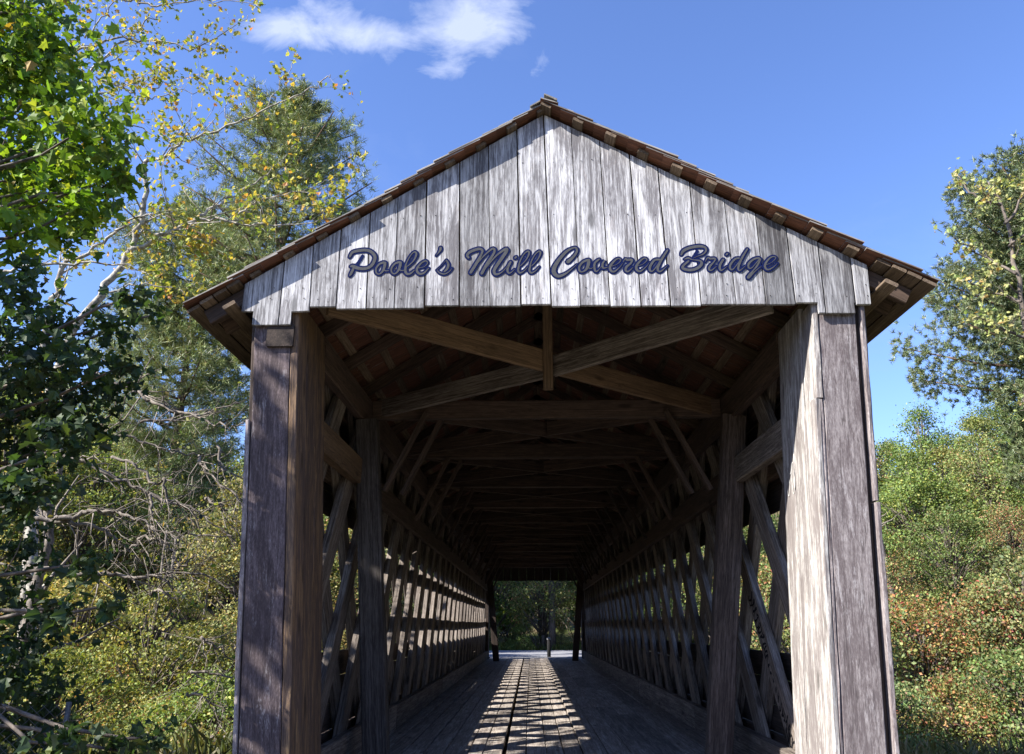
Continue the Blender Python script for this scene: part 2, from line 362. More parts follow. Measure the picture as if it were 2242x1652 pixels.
def build_gable():
    g = sub('gable')
    tones = [.84, .90, .74, .92, .86, .66, .86, .48, .76, .94, 1.06, 1.12, 1.0, 1.08, 1.0, .78, .88, .46, .80, .68, .78, .84]
    nb = len(JOINTS)-1
    for i in range(nb):
        (xa, za, ka), (xb, zb, kb) = JOINTS[i], JOINTS[i+1]
        gap = random.choice([.006, .008, .011]) if i not in (6, 9) else .016
        z0 = 3.87 + random.uniform(-.012, .012) if 1 < i < nb-1 else 3.86
        if i == 1: pass
        xl, xr = xa+gap/2, xb-gap/2
        if i == 0: xl = xa
        if i == nb-1: xr = xb
        def top(x, k, z00):
            z = z00
            for _ in range(12): z = roof_z(x+k*(z-z00), .085)
            return (x+k*(z-z00), z)
        tl, tr = top(xl, ka, z0), top(xr, kb, z0)
        poly = [(xl, z0), (xr, z0), tr, tl]
        if tl[0] < APX < tr[0]: poly = [(xl, z0), (xr, z0), tr, (APX, roof_z(APX, .085)), tl]
        # boards that hang lower over the post heads
        if i == 0: poly = [(xl, 3.846), (-2.242, 3.846), (-2.242, 3.736), (xr, 3.736), tr, tl]
        if i == 1: poly = [(xl, 3.736), (-1.955, 3.738), (-1.955, 3.84), (xr, 3.846), tr, tl]
        if i == nb-3: poly = [(xl, z0), (1.955, z0), (1.958, 3.795), (xr, 3.794), tr, tl]
        if i == nb-2: poly = [(xl, 3.794), (2.222, 3.79), (2.222, 3.872), (xr, 3.872), tr, tl]
        y = random.uniform(0, .004)
        prism('gable_board', poly, y, .026, M_GABLE, g, tones[i % len(tones)])
    ng = Geo()
    for i in range(nb):
        (xa, za, ka), (xb, zb, kb) = JOINTS[i], JOINTS[i+1]
        for zz in (3.93, 4.02, 4.62, 5.1):
            for t in (.22, .76):
                x = xa+(xb-xa)*(t+random.uniform(-.08, .08))+(ka)*(zz-3.87); z = zz+random.uniform(-.02, .02)
                if z > roof_z(x, .2) or random.random() < .25: continue
                q = random.uniform(.0028, .005); ng.add([(x+q*math.cos(a), -.0012, z+q*1.3*math.sin(a)) for a in np.linspace(0, 2*math.pi, 7)[:-1]], list(range(6)), [6])
    link('nail_heads', ng.mesh('nail_heads', M_IRON, False), g)['kind'] = 'stuff'
    # nailers behind the boards
    beam('gable_tie', (-2.2, .085, 4.02), (2.2, .085, 4.02), .10, .16, M_BEAM, g)
    beam('gable_stud', (-.05, .065, 4.1), (-.05, .065, 5.25), .06, .09, M_BEAM, g, up=(0, 1, 0))
    for s in (-1, 1):
        (ex, ez), _ = SLOPES[s]
        beam('rake_rafter', (APX+s*.04, .075, roof_z(APX+s*.04, .15)), (ex*.94, .075, roof_z(ex*.94, .15)), .06, .12, M_BEAM, g)
    f = sub('far_gable')
    xs = np.linspace(-2.33, 2.33, 15)
    for i in range(14):
        a, b = xs[i]+.004, xs[i+1]-.004; z0 = 3.40+random.uniform(-.012, .012)
        poly = [(a, z0), (b, z0), (b, roof_z(b, .085)), (a, roof_z(a, .085))]
        prism('gable_board', poly, LB-.03, LB, M_DARK, f, random.uniform(.8, 1.1))
build_gable()

# ------------------------------------------------------------------ painted script lettering on the gable
LETTERS= [('P',[[(-1.5405,4.2863,0.0085),(-1.5212,4.3226,0.0114),(-1.469,4.3362,0.0123),(-1.4181,4.3387,0.0123),(-1.3781,4.3232,0.0123),(-1.3497,4.2885,0.0123),(-1.3508,4.25,0.0123),(-1.372,4.2077,0.0123),(-1.4136,4.1847,0.0123),(-1.4683,4.1874,0.0133),(-1.5122,4.2049,0.0133),(-1.5277,4.2042,0.0076)],[(-1.4449,4.2917,0.0008),(-1.4641,4.2513,0.0008),(-1.4874,4.2153,0.0011)],[(-1.5078,4.1836,0.0095),(-1.5223,4.1457,0.0104),(-1.5309,4.128,0.0057)]]),('o',[[(-1.2798,4.2344,0.0104),(-1.3104,4.2219,0.008),(-1.3339,4.186,0.0076),(-1.3321,4.1521,0.0066),(-1.31,4.1371,0.0057),(-1.284,4.1601,0.0085),(-1.2705,4.2023,0.0114),(-1.2679,4.23,0.0104)],[(-1.2811,4.1812,0.0047),(-1.2608,4.1641,0.0042),(-1.2376,4.166,0.0034)]]),('o',[[(-1.1621,4.2356,0.0104),(-1.1927,4.2232,0.008),(-1.2164,4.1873,0.0076),(-1.2149,4.1535,0.0066),(-1.1929,4.1384,0.0057),(-1.1667,4.1614,0.0085),(-1.153,4.2036,0.0114),(-1.1502,4.2313,0.0104)],[(-1.1638,4.1825,0.0047),(-1.1436,4.1654,0.0042),(-1.1204,4.1673,0.0034)]]),('l',[[(-1.1114,4.1668,0.0076),(-1.1128,4.2007,0.0066),(-1.0936,4.2558,0.0047),(-1.0643,4.3068,0.0047),(-1.0413,4.3194,0.0066),(-1.0326,4.2936,0.0085),(-1.0541,4.2426,0.0057),(-1.0953,4.2005,0.0042)],[(-1.1089,4.2006,0.0085),(-1.1113,4.1625,0.0104),(-1.0967,4.137,0.0095),(-1.0697,4.141,0.0076),(-1.0435,4.166,0.0038)]]),('e',[[(-1.017,4.1848,0.0034),(-0.9708,4.1949,0.0028),(-0.9445,4.2244,0.0047),(-0.9568,4.2437,0.0057),(-0.9837,4.2333,0.0066),(-1.0136,4.1996,0.0085),(-1.0241,4.1658,0.0095),(-1.0037,4.1382,0.0095),(-0.9691,4.1441,0.0076),(-0.9354,4.1818,0.0042)]]),('apostrophe',[[(-0.8488,4.3517,0.0095),(-0.8503,4.3345,0.0095),(-0.8652,4.3089,0.0047),(-0.8802,4.2877,0.0015)]]),('s',[[(-0.8729,4.1664,0.0019),(-0.839,4.202,0.0011),(-0.8014,4.2505,0.0023)],[(-0.8013,4.2484,0.0047),(-0.7869,4.2142,0.0095),(-0.7919,4.1803,0.0095),(-0.8144,4.1531,0.0066)],[(-0.869,4.1642,0.0028),(-0.849,4.1429,0.0057),(-0.8139,4.1333,0.0057),(-0.7795,4.1506,0.0038),(-0.757,4.18,0.0015)]]),('M',[[(-0.6337,4.2679,0.0085),(-0.6438,4.2894,0.0104),(-0.6189,4.3169,0.0114),(-0.5569,4.3398,0.0114),(-0.5294,4.3266,0.0095),(-0.5368,4.2925,0.0085),(-0.5634,4.2373,0.0114),(-0.6143,4.1447,0.0114)],[(-0.6124,4.1468,0.0057),(-0.5326,4.2625,0.0047),(-0.4555,4.3387,0.0085),(-0.4359,4.3235,0.0095),(-0.4512,4.283,0.0095),(-0.4895,4.2195,0.0114),(-0.5312,4.1354,0.0114)],[(-0.5293,4.1396,0.0047),(-0.4663,4.2278,0.0057),(-0.4124,4.2911,0.0076),(-0.3503,4.3367,0.0114),(-0.3464,4.316,0.0133),(-0.385,4.2524,0.0133),(-0.4311,4.1765,0.0123),(-0.4386,4.1429,0.0114),(-0.4192,4.1258,0.0095),(-0.3769,4.1464,0.0047),(-0.3384,4.1925,0.0023)]]),('i',[[(-0.3152,4.2261,0.0095),(-0.3345,4.184,0.0095),(-0.3364,4.1502,0.0085),(-0.319,4.1353,0.0057),(-0.2843,4.1665,0.0023)],[(-0.2784,4.2619,0.008),(-0.2726,4.2682,0.008)]]),('l',[[(-0.2534,4.1747,0.0076),(-0.2456,4.2254,0.0057),(-0.2143,4.2889,0.0047),(-0.1831,4.3164,0.0066),(-0.1735,4.297,0.0076),(-0.1952,4.2461,0.0047),(-0.2379,4.1956,0.0038)],[(-0.2515,4.1916,0.0076),(-0.2573,4.1578,0.0085),(-0.242,4.1366,0.0076),(-0.2072,4.1573,0.0038),(-0.1839,4.1866,0.0023)]]),('l',[[(-0.1678,4.1738,0.0076),(-0.1597,4.2245,0.0057),(-0.1282,4.288,0.0047),(-0.0969,4.3154,0.0066),(-0.0874,4.2961,0.0076),(-0.1092,4.2452,0.0047),(-0.1522,4.1947,0.0038)],[(-0.1657,4.1906,0.0076),(-0.1717,4.1569,0.0085),(-0.1565,4.1357,0.0076),(-0.1216,4.1564,0.0038),(-0.0982,4.1857,0.0023)]]),('C',[[(0.121,4.2263,0.0152),(0.1571,4.2599,0.0108),(0.1868,4.3034,0.0087),(0.1875,4.3327,0.0087),(0.1678,4.3418,0.0065),(0.114,4.314,0.0108),(0.0552,4.2464,0.013),(0.0166,4.1791,0.0163),(0.0137,4.1358,0.0163),(0.044,4.1067,0.013),(0.097,4.1253,0.0087),(0.1506,4.168,0.0043),(0.1866,4.2014,0.0017)]]),('o',[[(0.2713,4.2392,0.0098),(0.2311,4.2203,0.0087),(0.2037,4.1819,0.0087),(0.2072,4.1482,0.0076),(0.229,4.1407,0.0054),(0.2604,4.1669,0.0108),(0.2749,4.2101,0.013),(0.2778,4.2367,0.0108)],[(0.2695,4.1764,0.0043),(0.2912,4.1665,0.0035),(0.3158,4.1807,0.0022)]]),('v',[[(0.3552,4.2432,0.0065),(0.3234,4.2144,0.0087),(0.3177,4.1711,0.0087),(0.3299,4.1421,0.0065),(0.3616,4.1706,0.0022),(0.3989,4.2354,0.0043),(0.3803,4.2042,0.0087),(0.3835,4.1704,0.0076),(0.4189,4.1772,0.0022)]]),('e',[[(0.4411,4.1842,0.0033),(0.4855,4.1982,0.0022),(0.5177,4.2317,0.0043),(0.5007,4.2489,0.0054),(0.4691,4.2274,0.0076),(0.4367,4.1843,0.0098),(0.4399,4.1505,0.0098),(0.4658,4.1407,0.0076),(0.5111,4.1787,0.0033),(0.5344,4.2122,0.0017)]]),('r',[[(0.537,4.2218,0.0033),(0.5558,4.2497,0.0043),(0.564,4.2361,0.0098),(0.6014,4.2357,0.0098),(0.5913,4.2067,0.0076),(0.5594,4.1782,0.0098),(0.5516,4.1494,0.0087),(0.5708,4.1396,0.0065),(0.6074,4.1728,0.0022)]]),('e',[[(0.6386,4.185,0.0033),(0.6831,4.199,0.0022),(0.7155,4.2325,0.0043),(0.6988,4.2496,0.0054),(0.667,4.2282,0.0076),(0.6342,4.1851,0.0098),(0.637,4.1514,0.0098),(0.6628,4.1415,0.0076),(0.7085,4.1795,0.0033),(0.7321,4.213,0.0017)]]),('d',[[(0.8079,4.2358,0.0087),(0.7726,4.2314,0.0087),(0.7395,4.1859,0.0098),(0.7331,4.1475,0.0087),(0.7547,4.1425,0.0054),(0.7923,4.1901,0.0043),(0.8185,4.2285,0.0043)],[(0.8739,4.3129,0.0076),(0.8207,4.2285,0.0098),(0.7959,4.1757,0.0098),(0.7942,4.1444,0.0087),(0.8158,4.1394,0.0065),(0.8664,4.1845,0.0017)]]),('B',[[(0.9764,4.2758,0.0076),(0.9937,4.3054,0.0114),(1.0416,4.3305,0.0114),(1.1157,4.3433,0.0114),(1.1574,4.3335,0.0095),(1.1651,4.3078,0.0076),(1.1419,4.2783,0.0057),(1.1023,4.2617,0.0028),(1.0666,4.2451,0.0019)],[(1.0974,4.3021,0.0008),(1.0631,4.2494,0.0008),(1.0384,4.2243,0.0008)],[(0.999,4.2374,0.0038),(1.0283,4.2456,0.0085),(1.0543,4.2326,0.0038),(1.1148,4.2214,0.0076),(1.1225,4.1938,0.0114),(1.0876,4.1606,0.0114),(1.037,4.1464,0.0114),(0.9862,4.1574,0.0114),(0.9818,4.1785,0.0095),(1.0266,4.2202,0.0076)]]),('r',[[(1.1526,4.2146,0.0019),(1.166,4.2398,0.0047),(1.1802,4.2515,0.0038),(1.1889,4.2396,0.0076),(1.2272,4.2392,0.0076),(1.2177,4.2139,0.0057),(1.1843,4.1764,0.0085),(1.1767,4.1512,0.0076),(1.1932,4.1427,0.0057),(1.2339,4.1758,0.0019)]]),('i',[[(1.2878,4.2301,0.0085),(1.2616,4.1882,0.0095),(1.2571,4.1546,0.0085),(1.2694,4.1419,0.0057),(1.314,4.175,0.0019)],[(1.316,4.2721,0.0072),(1.3223,4.2784,0.0072)]]),('d',[[(1.4055,4.2415,0.0076),(1.3761,4.2333,0.0076),(1.3379,4.1873,0.0085),(1.3352,4.1538,0.0076),(1.3539,4.1494,0.0047),(1.3962,4.1994,0.0038),(1.4223,4.2371,0.0038)],[(1.475,4.315,0.0066),(1.4261,4.237,0.0085),(1.3979,4.1741,0.0085),(1.3954,4.1447,0.0066),(1.4105,4.1425,0.0047),(1.4516,4.1777,0.0015)]]),('g',[[(1.5566,4.2419,0.0076),(1.5175,4.2318,0.0076),(1.4759,4.1943,0.0085),(1.473,4.1607,0.0066),(1.4958,4.1605,0.0038),(1.5339,4.2021,0.0038),(1.5595,4.2313,0.0057)],[(1.5652,4.2313,0.0076),(1.5396,4.181,0.0076),(1.5053,4.1394,0.0057),(1.4713,4.098,0.0104),(1.462,4.0793,0.0095),(1.4781,4.0896,0.0057),(1.5202,4.1351,0.0038),(1.5693,4.1723,0.0015)]]),('e',[[(1.6047,4.1845,0.0028),(1.6444,4.2009,0.0019),(1.6824,4.2385,0.0038),(1.6645,4.2513,0.0047),(1.6324,4.2348,0.0066),(1.5975,4.1888,0.0085),(1.5981,4.1552,0.0085),(1.6199,4.1445,0.0066),(1.6602,4.1671,0.0038),(1.6897,4.1962,0.0015)]])]
def smooth_pts(st):
    if len(st) < 3: 
        return [st[0], tuple((a+b)/2 for a, b in zip(st[0], st[-1])), st[-1]]
    P = np.array(st); out = []
    for i in range(len(P)-1):
        p0 = P[max(i-1, 0)]; p1 = P[i]; p2 = P[i+1]; p3 = P[min(i+2, len(P)-1)]
        for t in np.linspace(0, 1, 5)[:-1]:
            out.append(tuple(.5*((2*p1)+(p2-p0)*t+(2*p0-5*p1+4*p2-p3)*t*t+(3*p1-p0-3*p2+p3)*t**3)))
    out.append(tuple(P[-1])); return out
def ribbon(geo, st, extra, h, dh):
    P = smooth_pts(st); n = len(P); rows = []
    def dirn(i):
        a = P[max(i-1, 0)]; b = P[min(i+1, n-1)]; dx, dz = b[0]-a[0], b[1]-a[1]; l = math.hypot(dx, dz) or 1; return dx/l, dz/l
    for e in (-80, -45, 0):
        d = dirn(0); r = max(P[0][2], .0004)+extra; an = math.radians(e)
        rows.append((P[0][0]+d[0]*r*math.sin(an), P[0][1]+d[1]*r*math.sin(an), r*math.cos(an), d, 0))
    for i in range(1, n-1): rows.append((P[i][0], P[i][1], max(P[i][2], .0004)+extra, dirn(i), i/n))
    for e in (0, 45, 80):
        d = dirn(n-1); r = max(P[-1][2], .0004)+extra; an = math.radians(e)
        rows.append((P[-1][0]+d[0]*r*math.sin(an), P[-1][1]+d[1]*r*math.sin(an), r*math.cos(an), d, 1))
    V = []; F = []; T = []
    for k, (x, z, r, d, t) in enumerate(rows):
        nx, nz = -d[1], d[0]; hh = h+dh*t+.00001*k
        for (o, y) in ((-1, 0.003), (-.985, -hh), (.985, -hh), (1, 0.003)): V.append((x+nx*r*o, y, z+nz*r*o))
    for k in range(len(rows)-1):
        for m in range(3): F += [k*4+m, k*4+m+1, (k+1)*4+m+1, (k+1)*4+m]; T.append(4)
    geo.add(V, F, T)
def build_letters():
    s = sub('sign_lettering', 'navy edged grey script reading Poole\'s Mill Covered Bridge')
    for li, (ch, strokes) in enumerate(LETTERS):
        g = Geo(); cut = 0; st2 = 0
        for si, st in enumerate(strokes): ribbon(g, st, .0124, .0012+.0003*si+.00015*(li % 2), .0006)
        nn = len(g.T)
        for si, st in enumerate(strokes):
            if max(p[2] for p in st) < .0016: continue
            ribbon(g, [(p[0], p[1], max(p[2]-.0006, .0004)) for p in st], 0, .0030+.0003*si+.00015*(li % 2), .0006)
        me = g.mesh('letter', M_NAVY, smooth=False); me.materials.append(M_GREY)
        mi = np.zeros(len(g.T), np.int32); mi[nn:] = 1; me.polygons.foreach_set('material_index', mi)
        link('letter', me, s).matrix_world = Matrix.Identity(4)
build_letters()

# ------------------------------------------------------------------ portal posts
def build_posts():
    for s in (-1, 1):
        p = sub('portal_post')
        lean = .06
        def X(x, z): return s*(x - lean*(3.75-z))
        def bd(x0, x1, y0, y1, mat, ztop=3.84, zbot=-.2, tone=None, seg=1, wav=0.0):
            xm = (x0+x1)/2
            w = abs(x1-x0); h = y1-y0
            return beam('post_board', (X(xm, zbot), (y0+y1)/2, zbot), (X(xm, ztop), (y0+y1)/2, ztop), h, w, mat, p, up=(1, 0, 0), tone=tone, seg=seg, wav=wav)
        bd(1.955, 2.27, .09, .84, M_DARK)                                   # core
        front = M_POST_SHADED if s < 0 else M_POST
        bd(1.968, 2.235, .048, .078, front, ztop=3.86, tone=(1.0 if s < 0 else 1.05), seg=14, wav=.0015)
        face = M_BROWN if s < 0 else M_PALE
        # boards lining the passage side; the foremost one shows its edge beside the front board
        if s > 0:
            bd(1.918, 1.962, .040, .30, face, ztop=3.9, zbot=3.16, tone=1.0, seg=6, wav=.0015)
            bd(1.905, 1.942, .044, .30, face, ztop=3.155, zbot=-.2, tone=1.05, seg=14, wav=.002)
            bd(1.944, 1.964, .046, .09, M_POST, ztop=3.15, zbot=-.2, tone=.95, seg=14, wav=.002)
        else:
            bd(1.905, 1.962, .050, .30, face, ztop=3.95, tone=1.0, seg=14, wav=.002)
        bd(1.905, 1.945, .305, .57, face, ztop=3.95, tone=.92, seg=10, wav=.002)
        bd(1.905, 1.945, .576, .85, face, ztop=3.95, tone=.85, seg=10, wav=.002)
        # outer corner boards
        if s > 0:
            bd(2.245, 2.262, .085, .5, M_DARK, ztop=3.9)
            bd(2.268, 2.300, .03, .42, M_POST, ztop=3.9, zbot=2.42, tone=.95, seg=8, wav=.002)
            bd(2.276, 2.308, .028, .42, M_POST, ztop=2.41, zbot=-.2, tone=1.0, seg=10, wav=.002)
        else:
            bd(2.245, 2.275, .04, .42, M_POST, ztop=3.02, tone=1.25, seg=10, wav=.002)
            b = beam('beam_end', (-2.03, .022, 3.66), (-2.03, .3, 3.66), .20, .17, M_DARK, p)
        q = sub('far_portal_post')
        for (x0, x1, y0, y1) in ((1.93, 2.27, LB-.85, LB-.06), (1.90, 1.928, LB-.85, LB-.45), (1.90, 1.928, LB-.445, LB-.06)):
            beam('post_board', (s*(x0+x1)/2, (y0+y1)/2, -.1), (s*(x0+x1)/2, (y0+y1)/2, 3.9), y1-y0, x1-x0, M_DARK, q, up=(1, 0, 0))
build_posts()

# ------------------------------------------------------------------ trusses: lattice planks, chords
SP = 1.07; SLP = 1.32
GRAF_Y = 0.0
def build_trusses():
    global GRAF_Y
    zb, zt = .30, 3.98
    run = (zt-zb)/SLP; Lp = math.hypot(run, zt-zb)
    me_pl = [beam_mesh('lattice_plank', Lp, .068, .245, M_LATT, ch=.007, seg=4, wav=.003) for _ in range(3)]
    for s in (-1, 1):
        t = sub('lattice_truss')
        for fam in (0, 1):
            x = s*(2.035 if fam == 0 else 2.108)
            y = (-.62 if fam == 0 else .57)
            j = 0
            while y < LB-.6:
                # full length planks; shorter ones at the ends
                a0 = max(0.0, (.92-y)/run); a1 = min(1.0, (LB-.9-y)/run)
                if a1-a0 > .12:
                    p0 = (x, y+run*a0, zb+(zt-zb)*a0); p1 = (x, y+run*a1, zb+(zt-zb)*a1)
                    if fam == 1: p0 = (x, p0[1], zb+zt-p0[2]); p1 = (x, p1[1], zb+zt-p1[2])
                    dx = random.uniform(-.003, .003)
                    if s > 0 and fam == 0 and j == 2: GRAF_Y = y+(1.2-zb)/SLP; dx = 0
                    p0 = (p0[0]+dx, p0[1], p0[2]); p1 = (p1[0]+dx, p1[1], p1[2])
                    me = me_pl[j % 3] if a1-a0 > .999 else None
                    beam('lattice_plank', p0, p1, .068, .245, M_LATT, t, up=(0, 0, 1), me=me, ch=.007, seg=3, wav=.003)
                y += SP*random.uniform(.985, 1.015); j += 1
        # chords run in lengths
        def chord(name, x, z, w, h, ys, mat=M_BEAM):
            for a, b in zip(ys[:-1], ys[1:]):
                beam(name, (s*x, a+.008, z+random.uniform(-.004, .004)), (s*x, b-.008, z), w, h, mat, t, ch=.01, seg=3, wav=.003)
        chord('top_chord', 1.955, 3.815, .09, .30, [.88, 5.1, 10.2, 15.4, 20.5, 25.2, LB-.9])
        chord('top_chord', 2.175, 3.815, .08, .30, [.88, 6.1, 12.2, 18.4, 24.0, LB-.9])
        chord('upper_chord', 1.945, 3.11, .10, .255, [.3, 2.82], M_LATT if s > 0 else M_NEW)
        chord('upper_chord', 1.965, 3.085, .08, .265, [3.2, 8.0, 13.1, 18.2, 23.5, LB-.9])
        chord('upper_chord', 2.175, 3.085, .08, .265, [.88, 7.0, 13.1, 19.2, LB-.9])
        chord('bottom_chord', 1.96, .47, .09, .30, [.88, 5.6, 11.2, 17.3, 22.5, LB-.9], M_LATT)
        chord('bottom_chord', 2.175, .47, .08, .30, [.88, 7.0, 13.1, 19.2, LB-.9])
        # siding outside: a skirt below and boards under the eave
        u = sub('outer_siding')
        for k in range(6):
            z = 1.24 - k*.245
            for a, b in ((.2, 7.4), (7.42, 14.7), (14.72, 22.0), (22.02, LB-.1)):
                beam('siding_board', (s*2.16, max(a, .9), z), (s*2.16, b, z+random.uniform(-.004, .004)), .024, .238, M_DARK, u)
        for k in range(5):
            z = 2.78 + k*.243
            for a, b in ((.9, 7.4), (7.42, 14.7), (14.72, 22.0), (22.02, LB-.1)):
                beam('siding_board', (s*2.24, a, z), (s*2.24, b, z+random.uniform(-.004, .004)), .024, .237, M_DARK, u)
build_trusses()

# ------------------------------------------------------------------ leaning inner posts, tie beams, braces
def build_frame():
    for (y, d) in ((2.6, 1), (LB-2.6, -1)):
        for s in (-1, 1):
            if d > 0:
                a, b = ((-1.915, 3.66), (-1.615, .30)) if s < 0 else ((1.985, 3.68), (1.525, .30))
                a = (a[0]+s*-.03, a[1])
            else:
                a, b = (s*1.80, 3.66), (s*1.50, .30)
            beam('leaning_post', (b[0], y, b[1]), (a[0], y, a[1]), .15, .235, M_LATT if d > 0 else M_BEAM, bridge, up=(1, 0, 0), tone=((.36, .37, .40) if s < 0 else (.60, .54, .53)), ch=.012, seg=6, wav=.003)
    ties = [.55+2.46*k for k in range(12)]
    for k, y in enumerate(ties):
        z = 4.26 if k == 0 else 3.87 if k == 1 else 3.93
        tw = 1.905 if k else 1.75
        beam('tie_beam', (-tw, y, z), (tw, y, z), .13, .20, M_BEAM, bridge, ch=.01, seg=2, wav=.003, tone=random.uniform(.9, 1.2))
        if k == len(ties)-1: continue
        y1 = ties[k+1]
        if k == 0:
            za = 3.925
            beam('cross_brace', (-1.72, .14, za+.045), (1.86, 3.02, za-.03), .05, .205, M_NEW, bridge, tone=1.0)
            c = Vector((.01, 1.5, za-.02))
            beam('cross_brace', (1.66, .14, za+.03), (c.x+.045, c.y+.035, za-.026), .05, .2, M_LATT, bridge, tone=.8)
            beam('cross_brace', (c.x-.045, c.y+.105, za-.026), (-1.86, 3.02, za-.035), .05, .2, M_LATT, bridge, tone=.8)
            beam('king_hanger', (-.005, 1.47, 3.655), (-.005, 1.47, 5.42), .09, .075, M_NEW, bridge, up=(0, 1, 0))
        else:
            beam('cross_brace', (-1.88, y+.1, 3.95), (1.88, y1-.1, 3.945), .05, .18, M_BEAM, bridge)
            c = y+(y1-y)/2
            beam('cross_brace', (1.88, y+.1, 3.94), (.05, c-.06, 3.94), .05, .17, M_BEAM, bridge)
            beam('cross_brace', (-.05, c+.06, 3.94), (-1.88, y1-.1, 3.94), .05, .17, M_BEAM, bridge)
        for s in (-1, 1):
            if k == 0: continue
            for (dy, xo, zo) in ((-.12, 1.30, 3.80), (.12, 1.15, 3.80)):
                b = beam('knee_brace', (s*(xo+.42), y+dy, 2.96), (s*xo, y+dy, zo+.02), .05, .10, M_BEAM, bridge, up=(0, 1, 0), tone=1.1 if k < 3 else .7)  # deeper pairs: interior shading put into a darker colour tone
build_frame()

# ------------------------------------------------------------------ roof
def build_roof():
    r = sub('roof')
    shc = 0
    SG = Geo(); SGg = []
    for s in (-1, 1):
        (ex, ez), ov = SLOPES[s]
        dv = Vector((ex-APX, 0, ez-APZ)); Ls = dv.length; d = dv/Ls
        nrm = Vector((-d.z*s, 0, d.x*s)) if s > 0 else Vector((d.z, 0, -d.x))
        if nrm.z < 0: nrm = -nrm
        base = Vector((APX, 0, APZ)) - nrm*.052
        def P(sd, y, n): return base + d*sd + nrm*n + Vector((0, y, 0))
        # shingles in courses
        exp = .150; nc = int(math.ceil(Ls/exp))
        for c in range(nc+1):
            butt = min((c+1)*exp, Ls); top = max(butt-.42, .0)
            if butt-top < .12: continue
            y = -ov + random.uniform(-.022, .022)
            while y < LB+.12:
                w = random.uniform(.13, .30); jb = random.uniform(-.018, .012)
                y1 = y+w-.005
                lift = .030+random.uniform(-.002, .004); th = random.uniform(.010, .016)
                c0, c1 = P(top, 0, .003), P(butt+jb, 0, lift)
                near = y < (.92 if s < 0 else .98)
                if near and shc < 296:
                    shc += 1
                    ax = (c1-c0); Lx = ax.length
                    o = beam('shingle', c0+Vector((0, (y+y1)/2, 0)), c1+Vector((0, (y+y1)/2, 0)), y1-y, th, M_SHIN, r, up=nrm, ch=.002, tone=random.uniform(.7, 1.25))
                    o.data.materials.append(M_SHING)
                    # weathered on the outside face and the butt, brown inside
                    nrmz = np.zeros(len(o.data.polygons)*3, np.float32); o.data.polygons.foreach_get('normal', nrmz); nz = nrmz.reshape(-1, 3)
                    o.data.polygons.foreach_set('material_index', (nz[:, 2] > -.3).astype(np.int32))
                else:
                    q = nrm*(th/2); ya = Vector((0, y, 0)); yb = Vector((0, y1, 0))
                    V = [c0+ya-q, c1+ya-q, c1+yb-q, c0+yb-q, c0+ya+q, c1+ya+q, c1+yb+q, c0+yb+q]
                    SG.add([tuple(v) for v in V], [0, 1, 2, 3, 7, 6, 5, 4, 0, 4, 5, 1, 1, 5, 6, 2, 2, 6, 7, 3, 3, 7, 4, 0], [4]*6)
                    rr = random.uniform(0, 90); SGg += [(rr+a, b+rr, 0) for a, b in ((0, 0), (.4, 0), (.4, w), (0, w))]*2
                y += w
        # laths under the shingles; a closed run of them at the eave
        pos = [.06+.288*k for k in range(int((Ls-.55)/.288)+1)] + [Ls-.40, Ls-.285, Ls-.17, Ls-.055]
        for i, sd in enumerate(pos):
            solid = i >= len(pos)-4
            y0 = -ov+.02+random.uniform(-.014, .035)*(1.0 if s < 0 else .6)
            beam('lath', P(sd, y0, -.016), P(sd, LB+.1, -.016), .105 if solid else .088, .025, M_LATH, r, up=nrm, ch=.003, tone=random.uniform(.55, 1.0))
        # rafters with tails
        k = 0; y = .34
        while y < LB:
            beam('rafter', P(.03, y, -.092), P(Ls-.13, y, -.092), .05, .12, M_BEAM, r, up=nrm, tone=random.uniform(.9, 1.3))
            y += .98
        # batten nailed under the rafter tails
        beam('eave_batten', P(Ls-.30, -ov-.005 if s > 0 else -ov-.01, -.168), P(Ls-.30, LB, -.168), .10, .03, M_LATH, r, up=nrm, tone=.8)
        # ridge boards
        beam('ridge_board', Vector((APX+s*.056, -ov-.02, APZ-.052+.009*(s > 0))), Vector((APX+s*.056, LB+.1, APZ-.052+.009*(s > 0))), .12, .012, M_SHING, r, up=nrm, tone=.75, seg=8, wav=.002)
    me = mesh_np('shingle_field', SG.V, SG.F, SG.T, M_SHIN, gp=SGg); me.materials.append(M_SHING)
    nrmz = np.zeros(len(me.polygons)*3, np.float32); me.polygons.foreach_get('normal', nrmz)
    me.polygons.foreach_set('material_index', (np.arange(len(me.polygons)) % 6 != 0).astype(np.int32))
    o = link('shingle_field', me, r); o.matrix_world = Matrix.Identity(4); o['kind'] = 'stuff'
build_roof()

# ------------------------------------------------------------------ floor
def build_floor():
    f = sub('floor')
    edges = [-1.98, -1.76, -1.56, -1.34, -1.12, -.86, -.70, -.495, -.458, -.24, -.02, .17, .375, .62, .87, 1.15, 1.42, 1.70, 1.98]
    for i, (a, b) in enumerate(zip(edges[:-1], edges[1:])):
        if abs(a+.495) < 1e-6: continue
        y = 0.02-random.uniform(0, 1.5)
        zc = .3-.025+(.022 if b > .38 else 0)+random.uniform(-.003, .003)
        while y < LB:
            Ln = random.uniform(3.4, 5.2); y0 = max(y, .0); y1 = min(y+Ln-.01, LB+.2)
            if y1-y0 > .3:
                z = zc+random.uniform(-.003, .003); tl = random.uniform(-.003, .003)
                beam('floor_plank', ((a+b)/2, y0, z+tl), ((a+b)/2, y1, z-tl), b-a-.010, .05, M_FLOOR, f, ch=.006, seg=5, wav=.0025)
            y += Ln
    for k in range(24):
        y = .25+k*1.24
        beam('floor_joist', (-2.3, y, .10), (2.3, y, .10), .14, .26, M_BEAM, f)
build_floor()
